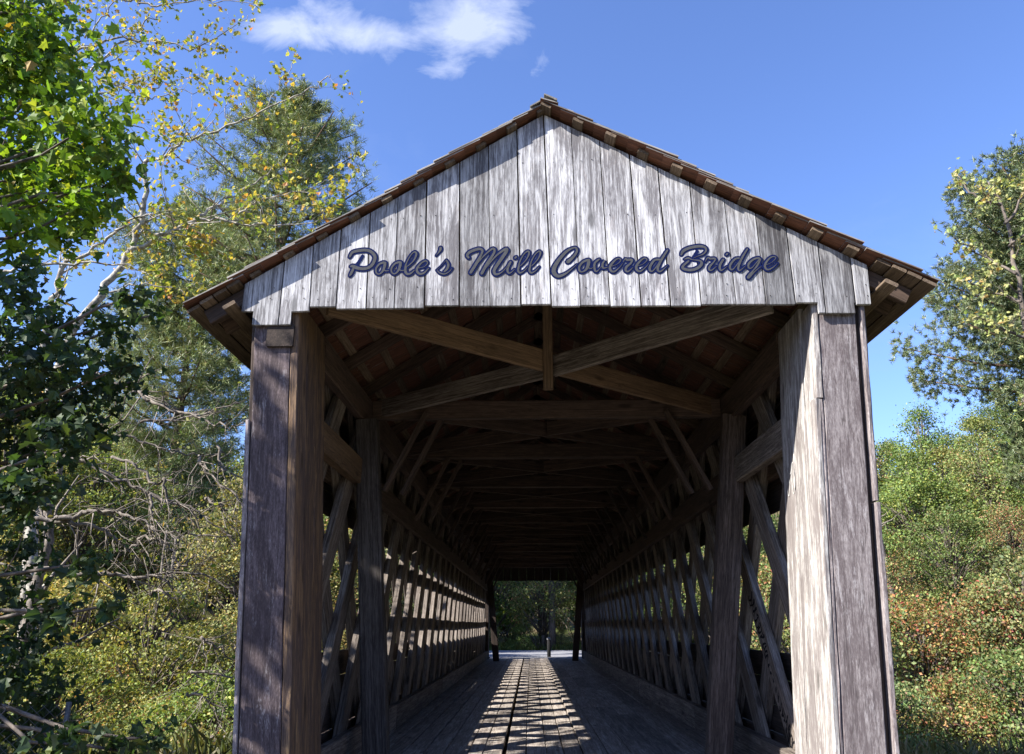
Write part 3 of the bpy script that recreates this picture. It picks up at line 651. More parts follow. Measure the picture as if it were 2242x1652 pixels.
def abutment(y0, y1):
    V = [(x, y, z) for x in (-2.9, 2.9) for y in (y0, y1) for z in (-3.6, -.06)]
    F = [0, 1, 3, 2, 4, 6, 7, 5, 0, 4, 5, 1, 2, 3, 7, 6, 1, 5, 7, 3, 0, 2, 6, 4]
    o = link('abutment', mesh_np('abutment', V, F, [4]*6, M_ROAD), bridge); o.matrix_world = Matrix.Identity(4)
abutment(-.6, 2.2); abutment(LB-2.2, LB+.5)

# ------------------------------------------------------------------ scrawled paint on the near right timbers
def scrawl():
    g = Geo(); rr = random.Random(3)
    # squiggles along the inner face of one lattice plank: u runs up the plank, v across it
    y0 = GRAF_Y; x = 2.035-.034-.004; du = Vector((0, 1/1.32, 1)).normalized(); dv = Vector((0, du.z, -du.y))
    base = Vector((x, y0, 1.2)); u = -.75
    while u < .85:
        pts = []; w = rr.uniform(.05, .085); hgt = rr.uniform(.10, .17); o = rr.uniform(-.02, .02)
        for q in np.linspace(0, 1, 12):
            pts.append(base+du*(u+w*q+.025*math.sin(q*9+u*7))+dv*(o+hgt*.5*math.sin(q*6.28*rr.choice((1, 1.02))+u*11)))
        for p, q in zip(pts[:-1], pts[1:]):
            t = (q-p); n = t.cross(Vector((1, 0, 0))).normalized()*rr.uniform(.007, .012); e = t.normalized()*.004; k = Vector((-.0002*rr.random(), 0, 0))
            g.add([tuple(p-e+n+k), tuple(p-e-n+k), tuple(q+e-n+k), tuple(q+e+n+k)], [0, 1, 2, 3], [4])
        u += w*1.25
    link('scrawled_paint', g.mesh('scrawled_paint', M_SCRAWL, False), bridge)['kind'] = 'stuff'
    g = Geo()
    for (yc, zc, ry, rz) in ((.66, 2.86, .035, .14), (.72, 2.66, .03, .10), (.60, 2.68, .028, .12)):
        for a in np.linspace(0, 2*math.pi, 29)[:-1]:
            def P(t, r): z = zc+(rz+r)*math.sin(t); return (1.905-.06*(3.75-z)-.0042-.0003*t, yc+(ry+r)*math.cos(t)*(1+.2*math.sin(2*t)), z)
            b = a+2*math.pi/28
            g.add([P(a, -.004), P(a, .004), P(b, .004), P(b, -.004)], [0, 1, 2, 3], [4])
    link('scrawled_paint', g.mesh('scrawled_paint', M_CHALK, False), bridge)['kind'] = 'stuff'
scrawl()

# ------------------------------------------------------------------ vegetation builders
def unit(n):
    v = RNG.normal(size=(n, 3)); return v/np.linalg.norm(v, axis=1, keepdims=True)
LEAF_SHAPES = {
    'oval': ([(0, 0, 0), (.5, .34, .06), (1, 0, -.04), (.5, -.34, .06)], [[0, 1, 2], [0, 2, 3]]),
    'lobed': ([(0, 0, 0), (.10, .26, .09), (.20, .50, .10), (.42, .28, .08), (.66, .46, .06), (.72, .18, .02), (1.0, 0, -.16), (.72, -.18, .02), (.66, -.46, .06), (.42, -.28, .08), (.20, -.50, .10), (.10, -.26, .09)],
              [[0, 1, 2, 3], [0, 3, 4, 5], [0, 5, 6, 7], [0, 7, 8, 9], [0, 9, 10, 11]]),
}
def leaf_geo(pos, size, col, shape='oval', droop=.25, flat=.35):
    """Leaves: pos (n,3), size (n,), col (n,3) -> verts, faces, totals, colours."""
    n = len(pos); sv, sf = LEAF_SHAPES[shape]; sv = np.array(sv, float); k = len(sv)
    ax = unit(n); ax[:, 2] -= droop; ax /= np.linalg.norm(ax, axis=1, keepdims=True)
    nr = unit(n); nr[:, 2] += flat; 
    b = np.cross(nr, ax); b /= np.linalg.norm(b, axis=1, keepdims=True)+1e-9; c = np.cross(ax, b)
    V = pos[:, None, :] + size[:, None, None]*(sv[None, :, 0, None]*ax[:, None, :] + sv[None, :, 1, None]*b[:, None, :] + sv[None, :, 2, None]*c[:, None, :])
    F = []; T = []
    for fc in sf: T.append(len(fc))
    flatf = np.concatenate([np.array(fc) for fc in sf])
    F = (np.arange(n)[:, None]*k + flatf[None, :]).ravel(); T = np.tile(T, n)
    return V.reshape(-1, 3), F, T, np.repeat(col, k, axis=0)
def pick(pal, n, jit=.18):
    p = np.array([q[:3] for q in pal]); w = np.array([q[3] for q in pal], float); w /= w.sum()
    c = p[RNG.choice(len(pal), n, p=w)]
    return c*(1+RNG.normal(0, jit, (n, 1)))*(1+RNG.normal(0, .05, (n, 3)))
GREEN = [(.105, .165, .035, 3), (.08, .13, .03, 2), (.15, .21, .045, 2), (.22, .25, .05, 1.3)]
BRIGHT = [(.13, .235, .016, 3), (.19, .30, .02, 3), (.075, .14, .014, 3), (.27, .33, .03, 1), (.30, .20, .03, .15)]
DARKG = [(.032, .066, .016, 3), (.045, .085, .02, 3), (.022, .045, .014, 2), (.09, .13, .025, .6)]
YELLOW = [(.46, .38, .06, 3), (.36, .34, .07, 3), (.50, .30, .06, .8), (.24, .28, .05, 1.8), (.45, .19, .05, .25)]
OLIVE = [(.18, .195, .05, 3), (.125, .15, .04, 3), (.25, .24, .06, 2), (.30, .24, .07, 1)]
RUST = [(.34, .17, .07, 3), (.27, .115, .06, 2), (.36, .23, .09, 2), (.20, .19, .06, 3.2), (.27, .07, .05, .8)]
MIXED = [(.16, .215, .06, 3), (.21, .24, .075, 3), (.29, .24, .085, .9), (.10, .145, .045, 2.5), (.29, .155, .08, .6)]
PINE = [(.19, .235, .085, 3), (.23, .265, .10, 2), (.13, .17, .065, 2), (.31, .27, .12, .7)]
FARG = [(.08, .135, .03, 3), (.11, .17, .03, 3), (.18, .22, .04, 1.5), (.28, .26, .05, .8)]  # greens for the woods beyond the far road

def broadleaf_proto(h, rx, nclump, nleaf, lsize, pal, base=.25, shape='oval', spread=.205, sparse=False, trunk_r=None, bark=None):
    """-> (trunk mesh, crown mesh) round the origin: a tapered trunk with limbs, leaves clumped in the crown."""
    g = Geo(); tr = trunk_r or h*.014+.02
    pts = [Vector((0, 0, -.5))]; x = y = 0
    for i in range(1, 8):
        x += random.gauss(0, h*.012); y += random.gauss(0, h*.012); pts.append(Vector((x, y, h*.92*i/7)))
    g.tube(pts, [tr*(1.25-.15*i) for i in range(8)], 7)
    cl = []
    for i in range(nclump):
        t = base + (1-base)*RNG.random()**.85
        prof = math.sin(math.pi*min(1, (t-base)/(1-base)*.82+.16))**.75
        an = RNG.random()*2*math.pi; rr = rx*prof*math.sqrt(RNG.uniform(.12, 1.0))
        p = np.array([rr*math.cos(an), rr*math.sin(an), h*t]); cl.append(p)
        k = max(0, min(6, int((t-.18)*7))); a = pts[k]
        b = Vector(p); m = a.lerp(b, .5)+Vector((random.gauss(0, .08), random.gauss(0, .08), .06*h*random.random()))
        g.tube([a, m, b], [tr*.42, tr*.24, tr*.08], 4)
    cl = np.array(cl); cr = RNG.uniform(.6, 1.25, nclump)*spread*rx
    idx = RNG.choice(nclump, nleaf, p=cr**2/np.sum(cr**2))
    off = RNG.normal(size=(nleaf, 3))*(cr[idx][:, None]*.62)*np.array([1, 1, .62])
    pos = cl[idx]+off
    tint = 1+RNG.normal(0, .16, nclump)
    col = pick(pal, nleaf)*tint[idx][:, None]
    V, F, T, CC = leaf_geo(pos, lsize*RNG.uniform(.6, 1.25, nleaf), np.clip(col, .008, .8), shape)
    return g.mesh('trunk', bark or M_BARK), mesh_np('crown', V, F, T, M_FOL, col=CC)
def needle_tufts(P, D, n, ln, wd, pal):
    """n needles radiating from each tuft centre P along D."""
    k = len(P); pos = np.repeat(P, n, 0); d = np.repeat(D, n, 0)*.55 + unit(k*n); d /= np.linalg.norm(d, axis=1, keepdims=True)
    pos = pos + RNG.normal(0, ln*.16, pos.shape)
    l = ln*RNG.uniform(.7, 1.15, (k*n, 1)); s = np.cross(d, unit(k*n)); s /= np.linalg.norm(s, axis=1, keepdims=True)+1e-9
    V = np.stack([pos-s*wd/2, pos+s*wd/2, pos+d*l], 1).reshape(-1, 3)
    tint = np.repeat(1+RNG.normal(0, .2, (k, 1)), n, 0)
    col = np.clip(pick(pal, k*n, .2)*tint, .006, .5)
    return V, np.arange(3*k*n), np.full(k*n, 3), np.repeat(col, 3, 0)
def pine_proto(h, rx, base=.35, nbr=60, per=26, ntuft=22, ln=.34, wd=.034, pal=PINE, lean=0.0):
    g = Geo(); pts = [Vector((lean*h*(i/8)**2+random.gauss(0, .03), random.gauss(0, .03), h*i/8-.4*(i == 0))) for i in range(9)]
    r0 = h*.013+.04; g.tube(pts, [r0*(1.1-.12*i) for i in range(9)], 8)
    P = []; D = []
    for i in range(nbr):
        t = base+(1-base)*((i+.5)/nbr)**.9; z = h*t; u = (t-base)/(1-base)
        ln_b = rx*min(1, .45+1.5*u)*max(.05, 1-u**3.4)**.62*random.uniform(.55, 1.12)
        an = i*2.399+random.uniform(-.5, .5); k = min(7, int(t*8)); fr = t*8-k
        a = pts[k].lerp(pts[k+1], fr); dr = Vector((math.cos(an), math.sin(an), 0)); up = .10+.55*u
        b1 = a+dr*ln_b*.55+Vector((0, 0, ln_b*up*.35)); b2 = a+dr*ln_b+Vector((0, 0, ln_b*up*.9))
        g.tube([a, b1, b2], [r0*.30*(1-u*.6), r0*.2*(1-u*.6), r0*.06], 5)
        for m in range(per):
            q = random.uniform(.28, 1.04); c = a.lerp(b1, q/.55) if q < .55 else b1.lerp(b2, (q-.55)/.45)
            side = Vector((-dr.y, dr.x, 0))*random.gauss(0, ln_b*.15*(1.25-abs(q-.75)))+Vector((0, 0, random.gauss(.02, ln_b*.05+.05)))
            P.append(tuple(c+side)); dd = (dr*.7+side*.5+Vector((0, 0, .45))).normalized(); D.append(tuple(dd))
    V, F, T, CC = needle_tufts(np.array(P), np.array(D), ntuft, ln, wd, pal)
    return g.mesh('trunk', M_PBARK), mesh_np('crown', V, F, T, M_NEED, col=CC)
def plant(name, proto, loc, rz, sc, label, cat, group=None, tint=None):
    r = empty(name, loc); r.rotation_euler = (0, 0, rz)
    r.scale = (sc, sc, sc) if isinstance(sc, (int, float)) else sc
    tag(r, label, cat, group)
    for nm, me in zip(('trunk', 'crown'), proto):
        o = link(nm, me, r)
        if nm == 'crown' and tint: o.color = (*tint, 1)
    return r
def on_ground(px, Y):
    p = at(px, 1370, Y); return (p.x, Y, float(gz(p.x, Y)))

# ------------------------------------------------------------------ the tall pines
def tall_pine(px_top, py_top, Y, rx, base, label, nbr, seed, **kw):
    random.seed(seed)
    tp = at(px_top, py_top, Y); z0 = float(gz(tp.x, Y)); h = tp.z-z0
    return plant('pine_tree', pine_proto(h, rx, base, nbr, **kw), (tp.x, Y, z0), random.uniform(0, 6), 1.0, label, 'pine tree')
tall_pine(648, 228, 28, 4.7, .46, 'tall dense pine rising behind the left slope of the bridge roof', 96, 3, per=64, ntuft=16, ln=.34, wd=.030)
tall_pine(448, 480, 34, 5.6, .22, 'broader lower pine behind the pale sycamore limbs, left of the bridge', 96, 5, per=130, ntuft=16, ln=.36, wd=.032)
tall_pine(2290, 420, 18, 5.2, .42, 'tall pine with layered boughs at the right edge, beyond the right eave', 70, 8, per=340, ntuft=22, ln=.16, wd=.024, pal=[(.125, .165, .065, 3), (.165, .20, .08, 2), (.085, .115, .05, 2), (.22, .19, .09, .5)])

# ------------------------------------------------------------------ woods on both banks and beyond
random.seed(21)
PR = {
 'green': [broadleaf_proto(8.5, 3.0, 96, 12500, .145, GREEN) for _ in range(2)],
 'olive': [broadleaf_proto(7.5, 2.8, 92, 12500, .135, OLIVE) for _ in range(2)],
 'mixed': [broadleaf_proto(7.0, 2.7, 96, 13500, .125, MIXED) for _ in range(2)],
 'rust': [broadleaf_proto(5.0, 2.1, 110, 11000, .095, RUST+MIXED+[(.13, .17, .05, 5)], base=.12) for _ in range(2)],
 'yellow': [broadleaf_proto(8.0, 2.6, 50, 2600, .22, YELLOW) for _ in range(1)],
 'fargreen': [broadleaf_proto(9.0, 3.0, 80, 7000, .22, FARG, base=.10) for _ in range(2)],
 'bush': [broadleaf_proto(2.6, 1.6, 90, 11000, .058, MIXED, base=.03, spread=.17) for _ in range(2)],
 'rustbush': [broadleaf_proto(2.4, 1.5, 64, 11000, .055, RUST+MIXED+OLIVE+MIXED, base=.03, spread=.17) for _ in range(1)],
 'greenbush': [broadleaf_proto(2.6, 1.6, 90, 9500, .068, GREEN, base=.03, spread=.17) for _ in range(1)],
}
KIND = {'green': 'leafy green tree', 'olive': 'olive green autumn tree', 'mixed': 'yellow green autumn tree', 'rust': 'low rust red autumn tree', 'yellow': 'thin yellow leaved tree', 'fargreen': 'dark green tree', 'bush': 'yellow green bush', 'rustbush': 'reddish autumn bush', 'greenbush': 'green leafy bush'}
ORD = ['first', 'second', 'third', 'fourth', 'fifth', 'sixth', 'seventh', 'eighth', 'ninth', 'tenth']
def wood_tree(kind, x, y, sc, zone, row='', i=0):
    name = 'bush' if 'bush' in kind else 'autumn_tree' if kind in ('rust', 'yellow', 'mixed') else 'broadleaf_tree'
    t = random.uniform(.88, 1.18)*(1.32 if zone in ('left', 'lnear') else 1.0)
    where = {'right': ' on the hillside right of the bridge', 'rnear': ' on the near bank right of the right portal post', 'left': ' in the woods left of the bridge', 'lnear': ' on the low bank left of the left portal post', 'far': ' beyond the road at the far end of the bridge'}[zone]
    side = {'right': 'from the right post, %s hillside row', 'rnear': 'from the right post, %s bank row', 'left': 'from the left post, %s woodland row', 'lnear': 'from the left post, %s bank row', 'far': 'from the left, %s row beyond the far road'}[zone] % row
    lab = KIND[kind]+', '+ORD[i]+' '+side
    plant(name, random.choice(PR[kind]), (x, y, float(gz(x, y))-.1), random.uniform(0, 6.28), (sc*random.uniform(.92, 1.1), sc*random.uniform(.92, 1.1), sc), lab, 'bush' if 'bush' in kind else 'tree', KIND[kind]+'s'+where, (t*random.uniform(.9, 1.14)*(1.1 if zone in ('left', 'lnear') else 1.0), t, t*random.uniform(.85, 1.2)))
def right_x(f, Y): return CAM[0]+(Y+5.5)*f
# right hillside: rows of trees getting farther; f is the slope of the line of sight
for row, (Y, fs, kinds, sc) in zip(['farthest', 'fourth', 'third', 'second', 'nearest'], (
    (58, np.linspace(.30, .70, 9), ['green', 'olive', 'green', 'mixed'], 1.15),
    (47, np.linspace(.22, .70, 9), ['green', 'olive', 'mixed', 'green'], 1.0),
    (37, np.linspace(.20, .70, 8), ['green', 'mixed', 'olive', 'rust'], .95),
    (28, np.linspace(.22, .72, 8), ['mixed', 'rust', 'green', 'rust'], .85),
    (20, np.linspace(.28, .72, 8), ['rust', 'mixed', 'rust', 'rust'], .95))):
    for i, f in enumerate(fs):
        y = Y+random.uniform(-3, 3); wood_tree(kinds[i % len(kinds)], right_x(f+random.uniform(-.02, .02), y), y, sc*random.uniform(.82, 1.12), 'right', row, i)
for row, (Y, fs, kinds, sc) in zip(['back', 'front'], (
    (14, np.linspace(.32, .74, 6), ['rustbush', 'bush', 'rustbush', 'bush', 'greenbush'], 1.5),
    (9.5, np.linspace(.46, .74, 5), ['greenbush', 'bush', 'rustbush', 'bush'], .48))):
    for i, f in enumerate(fs):
        y = Y+random.uniform(-1.2, 1.2); wood_tree(kinds[i % len(kinds)], right_x(f, y), y, sc*random.uniform(.8, 1.1), 'rnear', row, i)
# left woods
for row, (Y, fs, kinds, sc) in zip(['farthest', 'fourth', 'third', 'second', 'nearest'], (
    (58, np.linspace(-.72, -.26, 9), ['green', 'olive', 'mixed', 'green'], 1.25),
    (46, np.linspace(-.72, -.22, 9), ['mixed', 'green', 'olive', 'mixed'], 1.3),
    (36, np.linspace(-.72, -.22, 9), ['olive', 'mixed', 'green', 'mixed'], 1.05),
    (27, np.linspace(-.72, -.22, 8), ['mixed', 'olive', 'green', 'mixed'], .95),
    (20, np.linspace(-.70, -.30, 7), ['olive', 'mixed', 'olive', 'rust'], .72))):
    for i, f in enumerate(fs):
        y = Y+random.uniform(-3, 3); wood_tree(kinds[i % len(kinds)], right_x(f+random.uniform(-.02, .02), y), y, sc*random.uniform(.85, 1.1), 'left', row, len(fs)-1-i)
for row, (Y, fs, kinds, sc) in zip(['back', 'middle', 'front'], (
    (15, np.linspace(-.72, -.30, 7), ['bush', 'greenbush', 'bush', 'rustbush'], 1.2),
    (11, np.linspace(-.74, -.34, 6), ['greenbush', 'bush', 'greenbush'], 1.0),
    (7, np.linspace(-.74, -.38, 5), ['greenbush', 'bush', 'greenbush'], .75))):
    for i, f in enumerate(fs):
        y = Y+random.uniform(-1.5, 1.5); wood_tree(kinds[i % len(kinds)], right_x(f, y), y, sc*random.uniform(.8, 1.1), 'lnear', row, len(fs)-1-i)
# beyond the far end
for row, (Y, xs, kinds, sc) in zip(['nearest', 'second', 'farthest'], ((44, np.linspace(-9, 10, 7), ['fargreen', 'green', 'fargreen', 'mixed'], .8), (51, np.linspace(-13, 14, 8), ['fargreen', 'green', 'fargreen'], 1.0), (60, np.linspace(-16, 17, 8), ['fargreen', 'green'], 1.25))):
    for i, x in enumerate(xs):
        wood_tree(kinds[i % len(kinds)], x+random.uniform(-.8, .8), Y+random.uniform(-1.5, 1.5), sc*random.uniform(.9, 1.1), 'far', row, i)
for i, x in enumerate(np.linspace(-7, 8, 8)):
    wood_tree(['bush', 'greenbush'][i % 2], x, 42.4+.09*x+random.uniform(-.4, .4), random.uniform(.45, .7), 'far', 'verge', i)
# bare straight trunks seen through the far opening
def bare_trunk(px, Y, h, r, label, lean=0.0, mat=None, z0=None):
    x, y, z = on_ground(px, Y); rt = tag(empty('tree_trunk', (x, y, z)), label, 'tree trunk')
    g = Geo(); g.tube([(lean*h*(i/6), random.gauss(0, .02), h*i/6-.3) for i in range(7)], [r*(1.1-.08*i) for i in range(7)], 8)
    for i in range(9):
        zz = h*random.uniform(.45, .98); an = random.uniform(0, 6.28); l = h*random.uniform(.06, .14)
        a = Vector((lean*zz, 0, zz)); g.tube([a, a+Vector((math.cos(an)*l*.6, math.sin(an)*l*.6, l*.2)), a+Vector((math.cos(an)*l, math.sin(an)*l, l*.5))], [r*.25, r*.16, r*.05], 4)
    link('stem', g.mesh('stem', mat or M_BARK), rt)
bare_trunk(1209, 42.2, 11, .19, 'straight grey trunk seen through the far opening, right of its middle')
bare_trunk(1185, 43.5, 11, .17, 'second grey trunk through the far opening, left of the straight one')
bare_trunk(1975, 26, 6.5, .13, 'pale leaning dead trunk on the hillside right of the right post', -.09, M_DEAD)

for (px, Y, h, r, lab, ln) in ((332, 23, 5.5, .06, 'thin pale trunk in the left woods, nearest the maple', .02), (372, 22, 6.0, .07, 'taller pale trunk in the left woods, middle of three', -.03), (440, 24, 5.0, .06, 'thin pale trunk in the left woods, nearest the left post', .04), (2030, 19, 3.6, .045, 'short pale dead trunk among the bushes, right of the right post', .05), (2165, 17, 3.0, .04, 'thin pale dead trunk among bushes near the right edge', -.05)):
    bare_trunk(px, Y, h, r, lab, ln, M_DEAD)

# ------------------------------------------------------------------ bollard at the far end
bo = tag(empty('bollard', (.60, 30.9, float(gz(.6, 30.9)))), 'dark wooden bollard with pale cap at the far end of the bridge', 'bollard')
g = Geo(); g.tube([(0, 0, -.2), (0, 0, .74)], [.085, .08], 12); link('post', g.mesh('post', M_BLACK), bo)
g = Geo(); g.tube([(0, 0, .745), (0, 0, .80), (0, 0, .86)], [.088, .086, .03], 12); link('cap', g.mesh('cap', M_ROAD), bo)

# ------------------------------------------------------------------ traced limbs with grown twigs
def smooth3(pts, k=5):
    P = [np.array(p, float) for p in pts]; out = []
    for i in range(len(P)-1):
        p0 = P[max(i-1, 0)]; p1 = P[i]; p2 = P[i+1]; p3 = P[min(i+2, len(P)-1)]
        for t in np.linspace(0, 1, k+1)[:-1]:
            out.append(.5*((2*p1)+(p2-p0)*t+(2*p0-5*p1+4*p2-p3)*t*t+(3*p1-p0-3*p2+p3)*t**3))
    out.append(P[-1]); return out
RS = [1.0]
def limb(geo, pts, r0, r1, twigs, tw_len, tips, up=.2, n=6, gen=2, wob=.03):
    P = smooth3(pts); r0 *= RS[0]; r1 *= RS[0]
    P = [p+RNG.normal(0, wob, 3)*(0 < i < len(P)-1) for i, p in enumerate(P)]
    m = len(P); geo.tube([Vector(p) for p in P], [r0+(r1-r0)*(i/(m-1))**.8 for i in range(m)], n)
    for _ in range(twigs):
        t = random.uniform(.15, 1.0); i = min(m-2, int(t*(m-1))); a = P[i]; d = P[i+1]-P[i]; d /= np.linalg.norm(d)+1e-9
        dv = d*random.uniform(.3, .9)+unit(1)[0]*.8+np.array([0, 0, up]); dv /= np.linalg.norm(dv)
        l = tw_len*random.uniform(.35, 1.1)*(1.15-.6*t); r = max(r0+(r1-r0)*t, .004)*.42
        b = a+dv*l*.5+RNG.normal(0, l*.06, 3); c = b+(dv+unit(1)[0]*.35+np.array([0, 0, up*.4]))*l*.5
        geo.tube([Vector(a), Vector(b), Vector(c)], [r, r*.7, max(r*.3, .0025)], 4)
        tips.append(b); tips.append(c)
        if gen > 1:
            for _ in range(2):
                s = a+(c-a)*random.uniform(.3, .95); e = s+(dv+unit(1)[0]*.9)*l*.4
                geo.tube([Vector(s), Vector((s+e)/2+RNG.normal(0, l*.03, 3)), Vector(e)], [r*.45, r*.35, .002], 3); tips.append(e)
def leaves_at(tips, n, spread, size, pal, shape, mat, name, parent, origin, **kw):
    tips = np.array(tips); i = RNG.integers(0, len(tips), n)
    pos = tips[i]+RNG.normal(0, spread, (n, 3))-np.array(origin)
    V, F, T, CC = leaf_geo(pos, size*RNG.uniform(.6, 1.3, n), np.clip(pick(pal, n), .01, .8), shape, **kw)
    return link(name, mesh_np(name, V, F, T, mat, col=CC), parent)
def px7(pts, Y, j=.0):      # traced in an enlargement of the upper left corner
    return [at(a*.4886, b*.4886, Y+(k*j)) for k, (a, b) in enumerate(pts)]
def px8(pts, Y, j=.0):      # traced in an enlargement of the lower left side
    return [at(a*.5112, 807+b*.5112, Y+(k*j)) for k, (a, b) in enumerate(pts)]

# pale sycamore left of the bridge
random.seed(4)
def sycamore():
    Y = 9.0; bx = at(130, 1370, Y); z0 = float(gz(bx.x, Y)); root = tag(empty('sycamore_tree', (bx.x, Y, z0)), 'pale barked sycamore with bare crooked limbs and sparse yellow leaves, left of the roof', 'tree')
    g = Geo(); tips = []
    limb(g, [(bx.x, Y, z0-.4), (bx.x+.05, Y, z0+2.0)]+px7([(150, 2250), (280, 1600), (440, 1330), (580, 1130)], Y), .20, .085, 3, 1.2, tips, n=10)
    limb(g, px7([(580, 1130), (640, 950), (655, 720)], Y, -.1), .085, .06, 5, 1.2, tips, n=8)
    limb(g, px7([(655, 720), (720, 710), (800, 650), (900, 605), (1050, 560), (1250, 460), (1400, 395), (1480, 335)], Y-.2, -.12), .052, .012, 16, 1.1, tips)
    limb(g, px7([(1200, 480), (1260, 370), (1320, 280), (1340, 250)], Y-.8), .016, .004, 4, .5, tips)
    limb(g, px7([(1025, 560), (1020, 450), (1030, 380)], Y-.6), .018, .006, 5, .6, tips)
    limb(g, px7([(580, 1130), (750, 1040), (870, 985), (950, 935), (1040, 880), (1200, 780), (1330, 640)], Y, .1), .075, .01, 18, 1.3, tips)
    limb(g, px7([(870, 985), (1000, 985), (1150, 1010), (1330, 1000), (1500, 975)], Y, -.2), .045, .01, 14, 1.0, tips)
    limb(g, px7([(1070, 960), (1150, 905), (1250, 875), (1400, 845), (1560, 808)], Y-.6, -.1), .03, .007, 14, .9, tips)
    limb(g, [(bx.x-.4, Y+.4, z0-.3)]+px7([(150, 1900), (190, 1600), (235, 1350), (290, 1180), (350, 1160), (480, 1070), (560, 1010), (690, 950), (790, 945)], Y+.5, -.1), .13, .012, 16, 1.2, tips, n=8)
    limb(g, px7([(-60, 1260), (20, 1225), (200, 1185), (400, 1185), (570, 1190), (680, 1245)], Y-1.5), .06, .012, 8, .9, tips)
    limb(g, px7([(200, 520), (340, 390), (420, 310), (500, 225), (600, 150), (700, 60)], Y+.6), .06, .015, 12, 1.1, tips)
    limb(g, px7([(190, 270), (250, 245), (400, 210), (550, 175), (700, 180), (850, 215), (1000, 150), (1110, 70)], Y), .055, .008, 16, 1.0, tips)
    limb(g, px7([(500, -30), (600, 8), (700, 25), (850, 12), (1000, 2), (1190, 22)], Y-.3), .045, .008, 10, .7, tips)
    limb(g, px7([(400, 440), (460, 415), (560, 400), (620, 432), (700, 435), (800, 410), (950, 435)], Y), .042, .008, 14, .9, tips)
    limb(g, px7([(430, 345), (520, 380), (640, 390), (760, 370), (960, 325)], Y+.3), .035, .007, 10, .9, tips)
    limb(g, px7([(430, 530), (560, 555), (690, 600), (830, 665)], Y-.2), .03, .008, 10, .8, tips)
    limb(g, px7([(120, 160), (200, 60), (280, -30)], Y+.5), .06, .04, 8, 1.2, tips)
    limb(g, px7([(380, 170), (460, 80), (540, -20)], Y+.4), .03, .015, 8, 1.0, tips)
    limb(g, px7([(480, 1310), (620, 1275), (800, 1300), (900, 1330)], Y-.5), .03, .006, 10, .8, tips)
    limb(g, px7([(560, 1060), (640, 1020), (740, 1080), (900, 1130), (1050, 1190)], Y+.2), .03, .006, 14, .8, tips)
    o = link('trunk', mesh_np('trunk', np.array(g.V)-np.array((bx.x, Y, z0)), g.F, g.T, M_SYC, smooth=True), root)
    leaves_at(tips, 3300, .09, .10, YELLOW+[(.17, .24, .035, 2.6)], 'lobed', M_LEAF, 'leaves', root, (bx.x, Y, z0))
RS[0] = .72; sycamore(); RS[0] = 1.0
# tree with a tangle of bare lower branches
def bare_branch_tree():
    Y = 6.0; bx = at(60, 1370, Y); z0 = float(gz(bx.x, Y)); root = tag(empty('bare_branch_tree', (bx.x, Y, z0)), 'tree with a tangle of bare grey lower branches beside the left post', 'tree')
    g = Geo(); tips = []
    limb(g, [(bx.x, Y, z0-.4), (bx.x, Y, z0+2), (bx.x+.05, Y, z0+4.5), (bx.x-.25, Y+.2, z0+6.4)], .15, .012, 8, 1.4, tips, n=10)
    B = [
     [(120, 640), (200, 650), (400, 680), (470, 715), (540, 770), (620, 850)],
     [(120, 850), (330, 875), (480, 885), (600, 895), (700, 880), (740, 875), (880, 890), (1010, 962)],
     [(680, 890), (740, 930), (790, 980)], [(740, 875), (790, 840), (840, 805)],
     [(240, 640), (330, 628), (400, 612), (500, 615), (620, 660), (700, 698), (800, 712), (1010, 722)],
     [(100, 330), (300, 380), (440, 440), (560, 500), (700, 555), (830, 610), (900, 650), (1010, 740)],
     [(150, 250), (300, 280), (450, 290), (550, 292), (650, 330), (760, 360), (850, 375), (950, 360)],
     [(400, 20), (550, 80), (620, 120), (700, 160), (850, 215), (960, 250), (1045, 235)],
     [(480, 380), (580, 420), (650, 490), (720, 480), (800, 500), (860, 510)],
     [(850, 375), (890, 440), (1000, 540), (1040, 610)], [(880, 560), (960, 600), (1020, 610)],
     [(600, 230), (750, 215), (900, 190), (1030, 150)], [(420, 270), (470, 200), (520, 90)],
     [(560, 770), (640, 725), (720, 760), (760, 830)],
     [(640, 960), (700, 950), (750, 990)], [(820, 1300), (900, 1310), (1000, 1322)], [(800, 1390), (880, 1420), (970, 1475)],
     [(860, 1150), (930, 1190), (1000, 1250)], [(880, 1590), (960, 1580), (1040, 1600)], [(640, 540), (650, 620), (680, 700)],
     [(700, 470), (720, 560), (800, 600), (870, 700)], [(930, 330), (960, 430), (1040, 470)]]
    for i, b in enumerate(B):
        big = i in (0, 1, 4, 5, 7)
        limb(g, px8(b, Y-random.uniform(0, 1.2), random.uniform(-.08, .08)), .042 if big else .026, .009, 26 if big else 15, .75, tips, up=.05, n=6, wob=.018)
    link('trunk', mesh_np('trunk', np.array(g.V)-np.array((bx.x, Y, z0)), g.F, g.T, M_DEAD, smooth=True), root)
    leaves_at(tips, 420, .12, .08, OLIVE+DARKG, 'oval', M_LEAF, 'leaves', root, (bx.x, Y, z0))
RS[0] = .95; bare_branch_tree(); RS[0] = 1.0

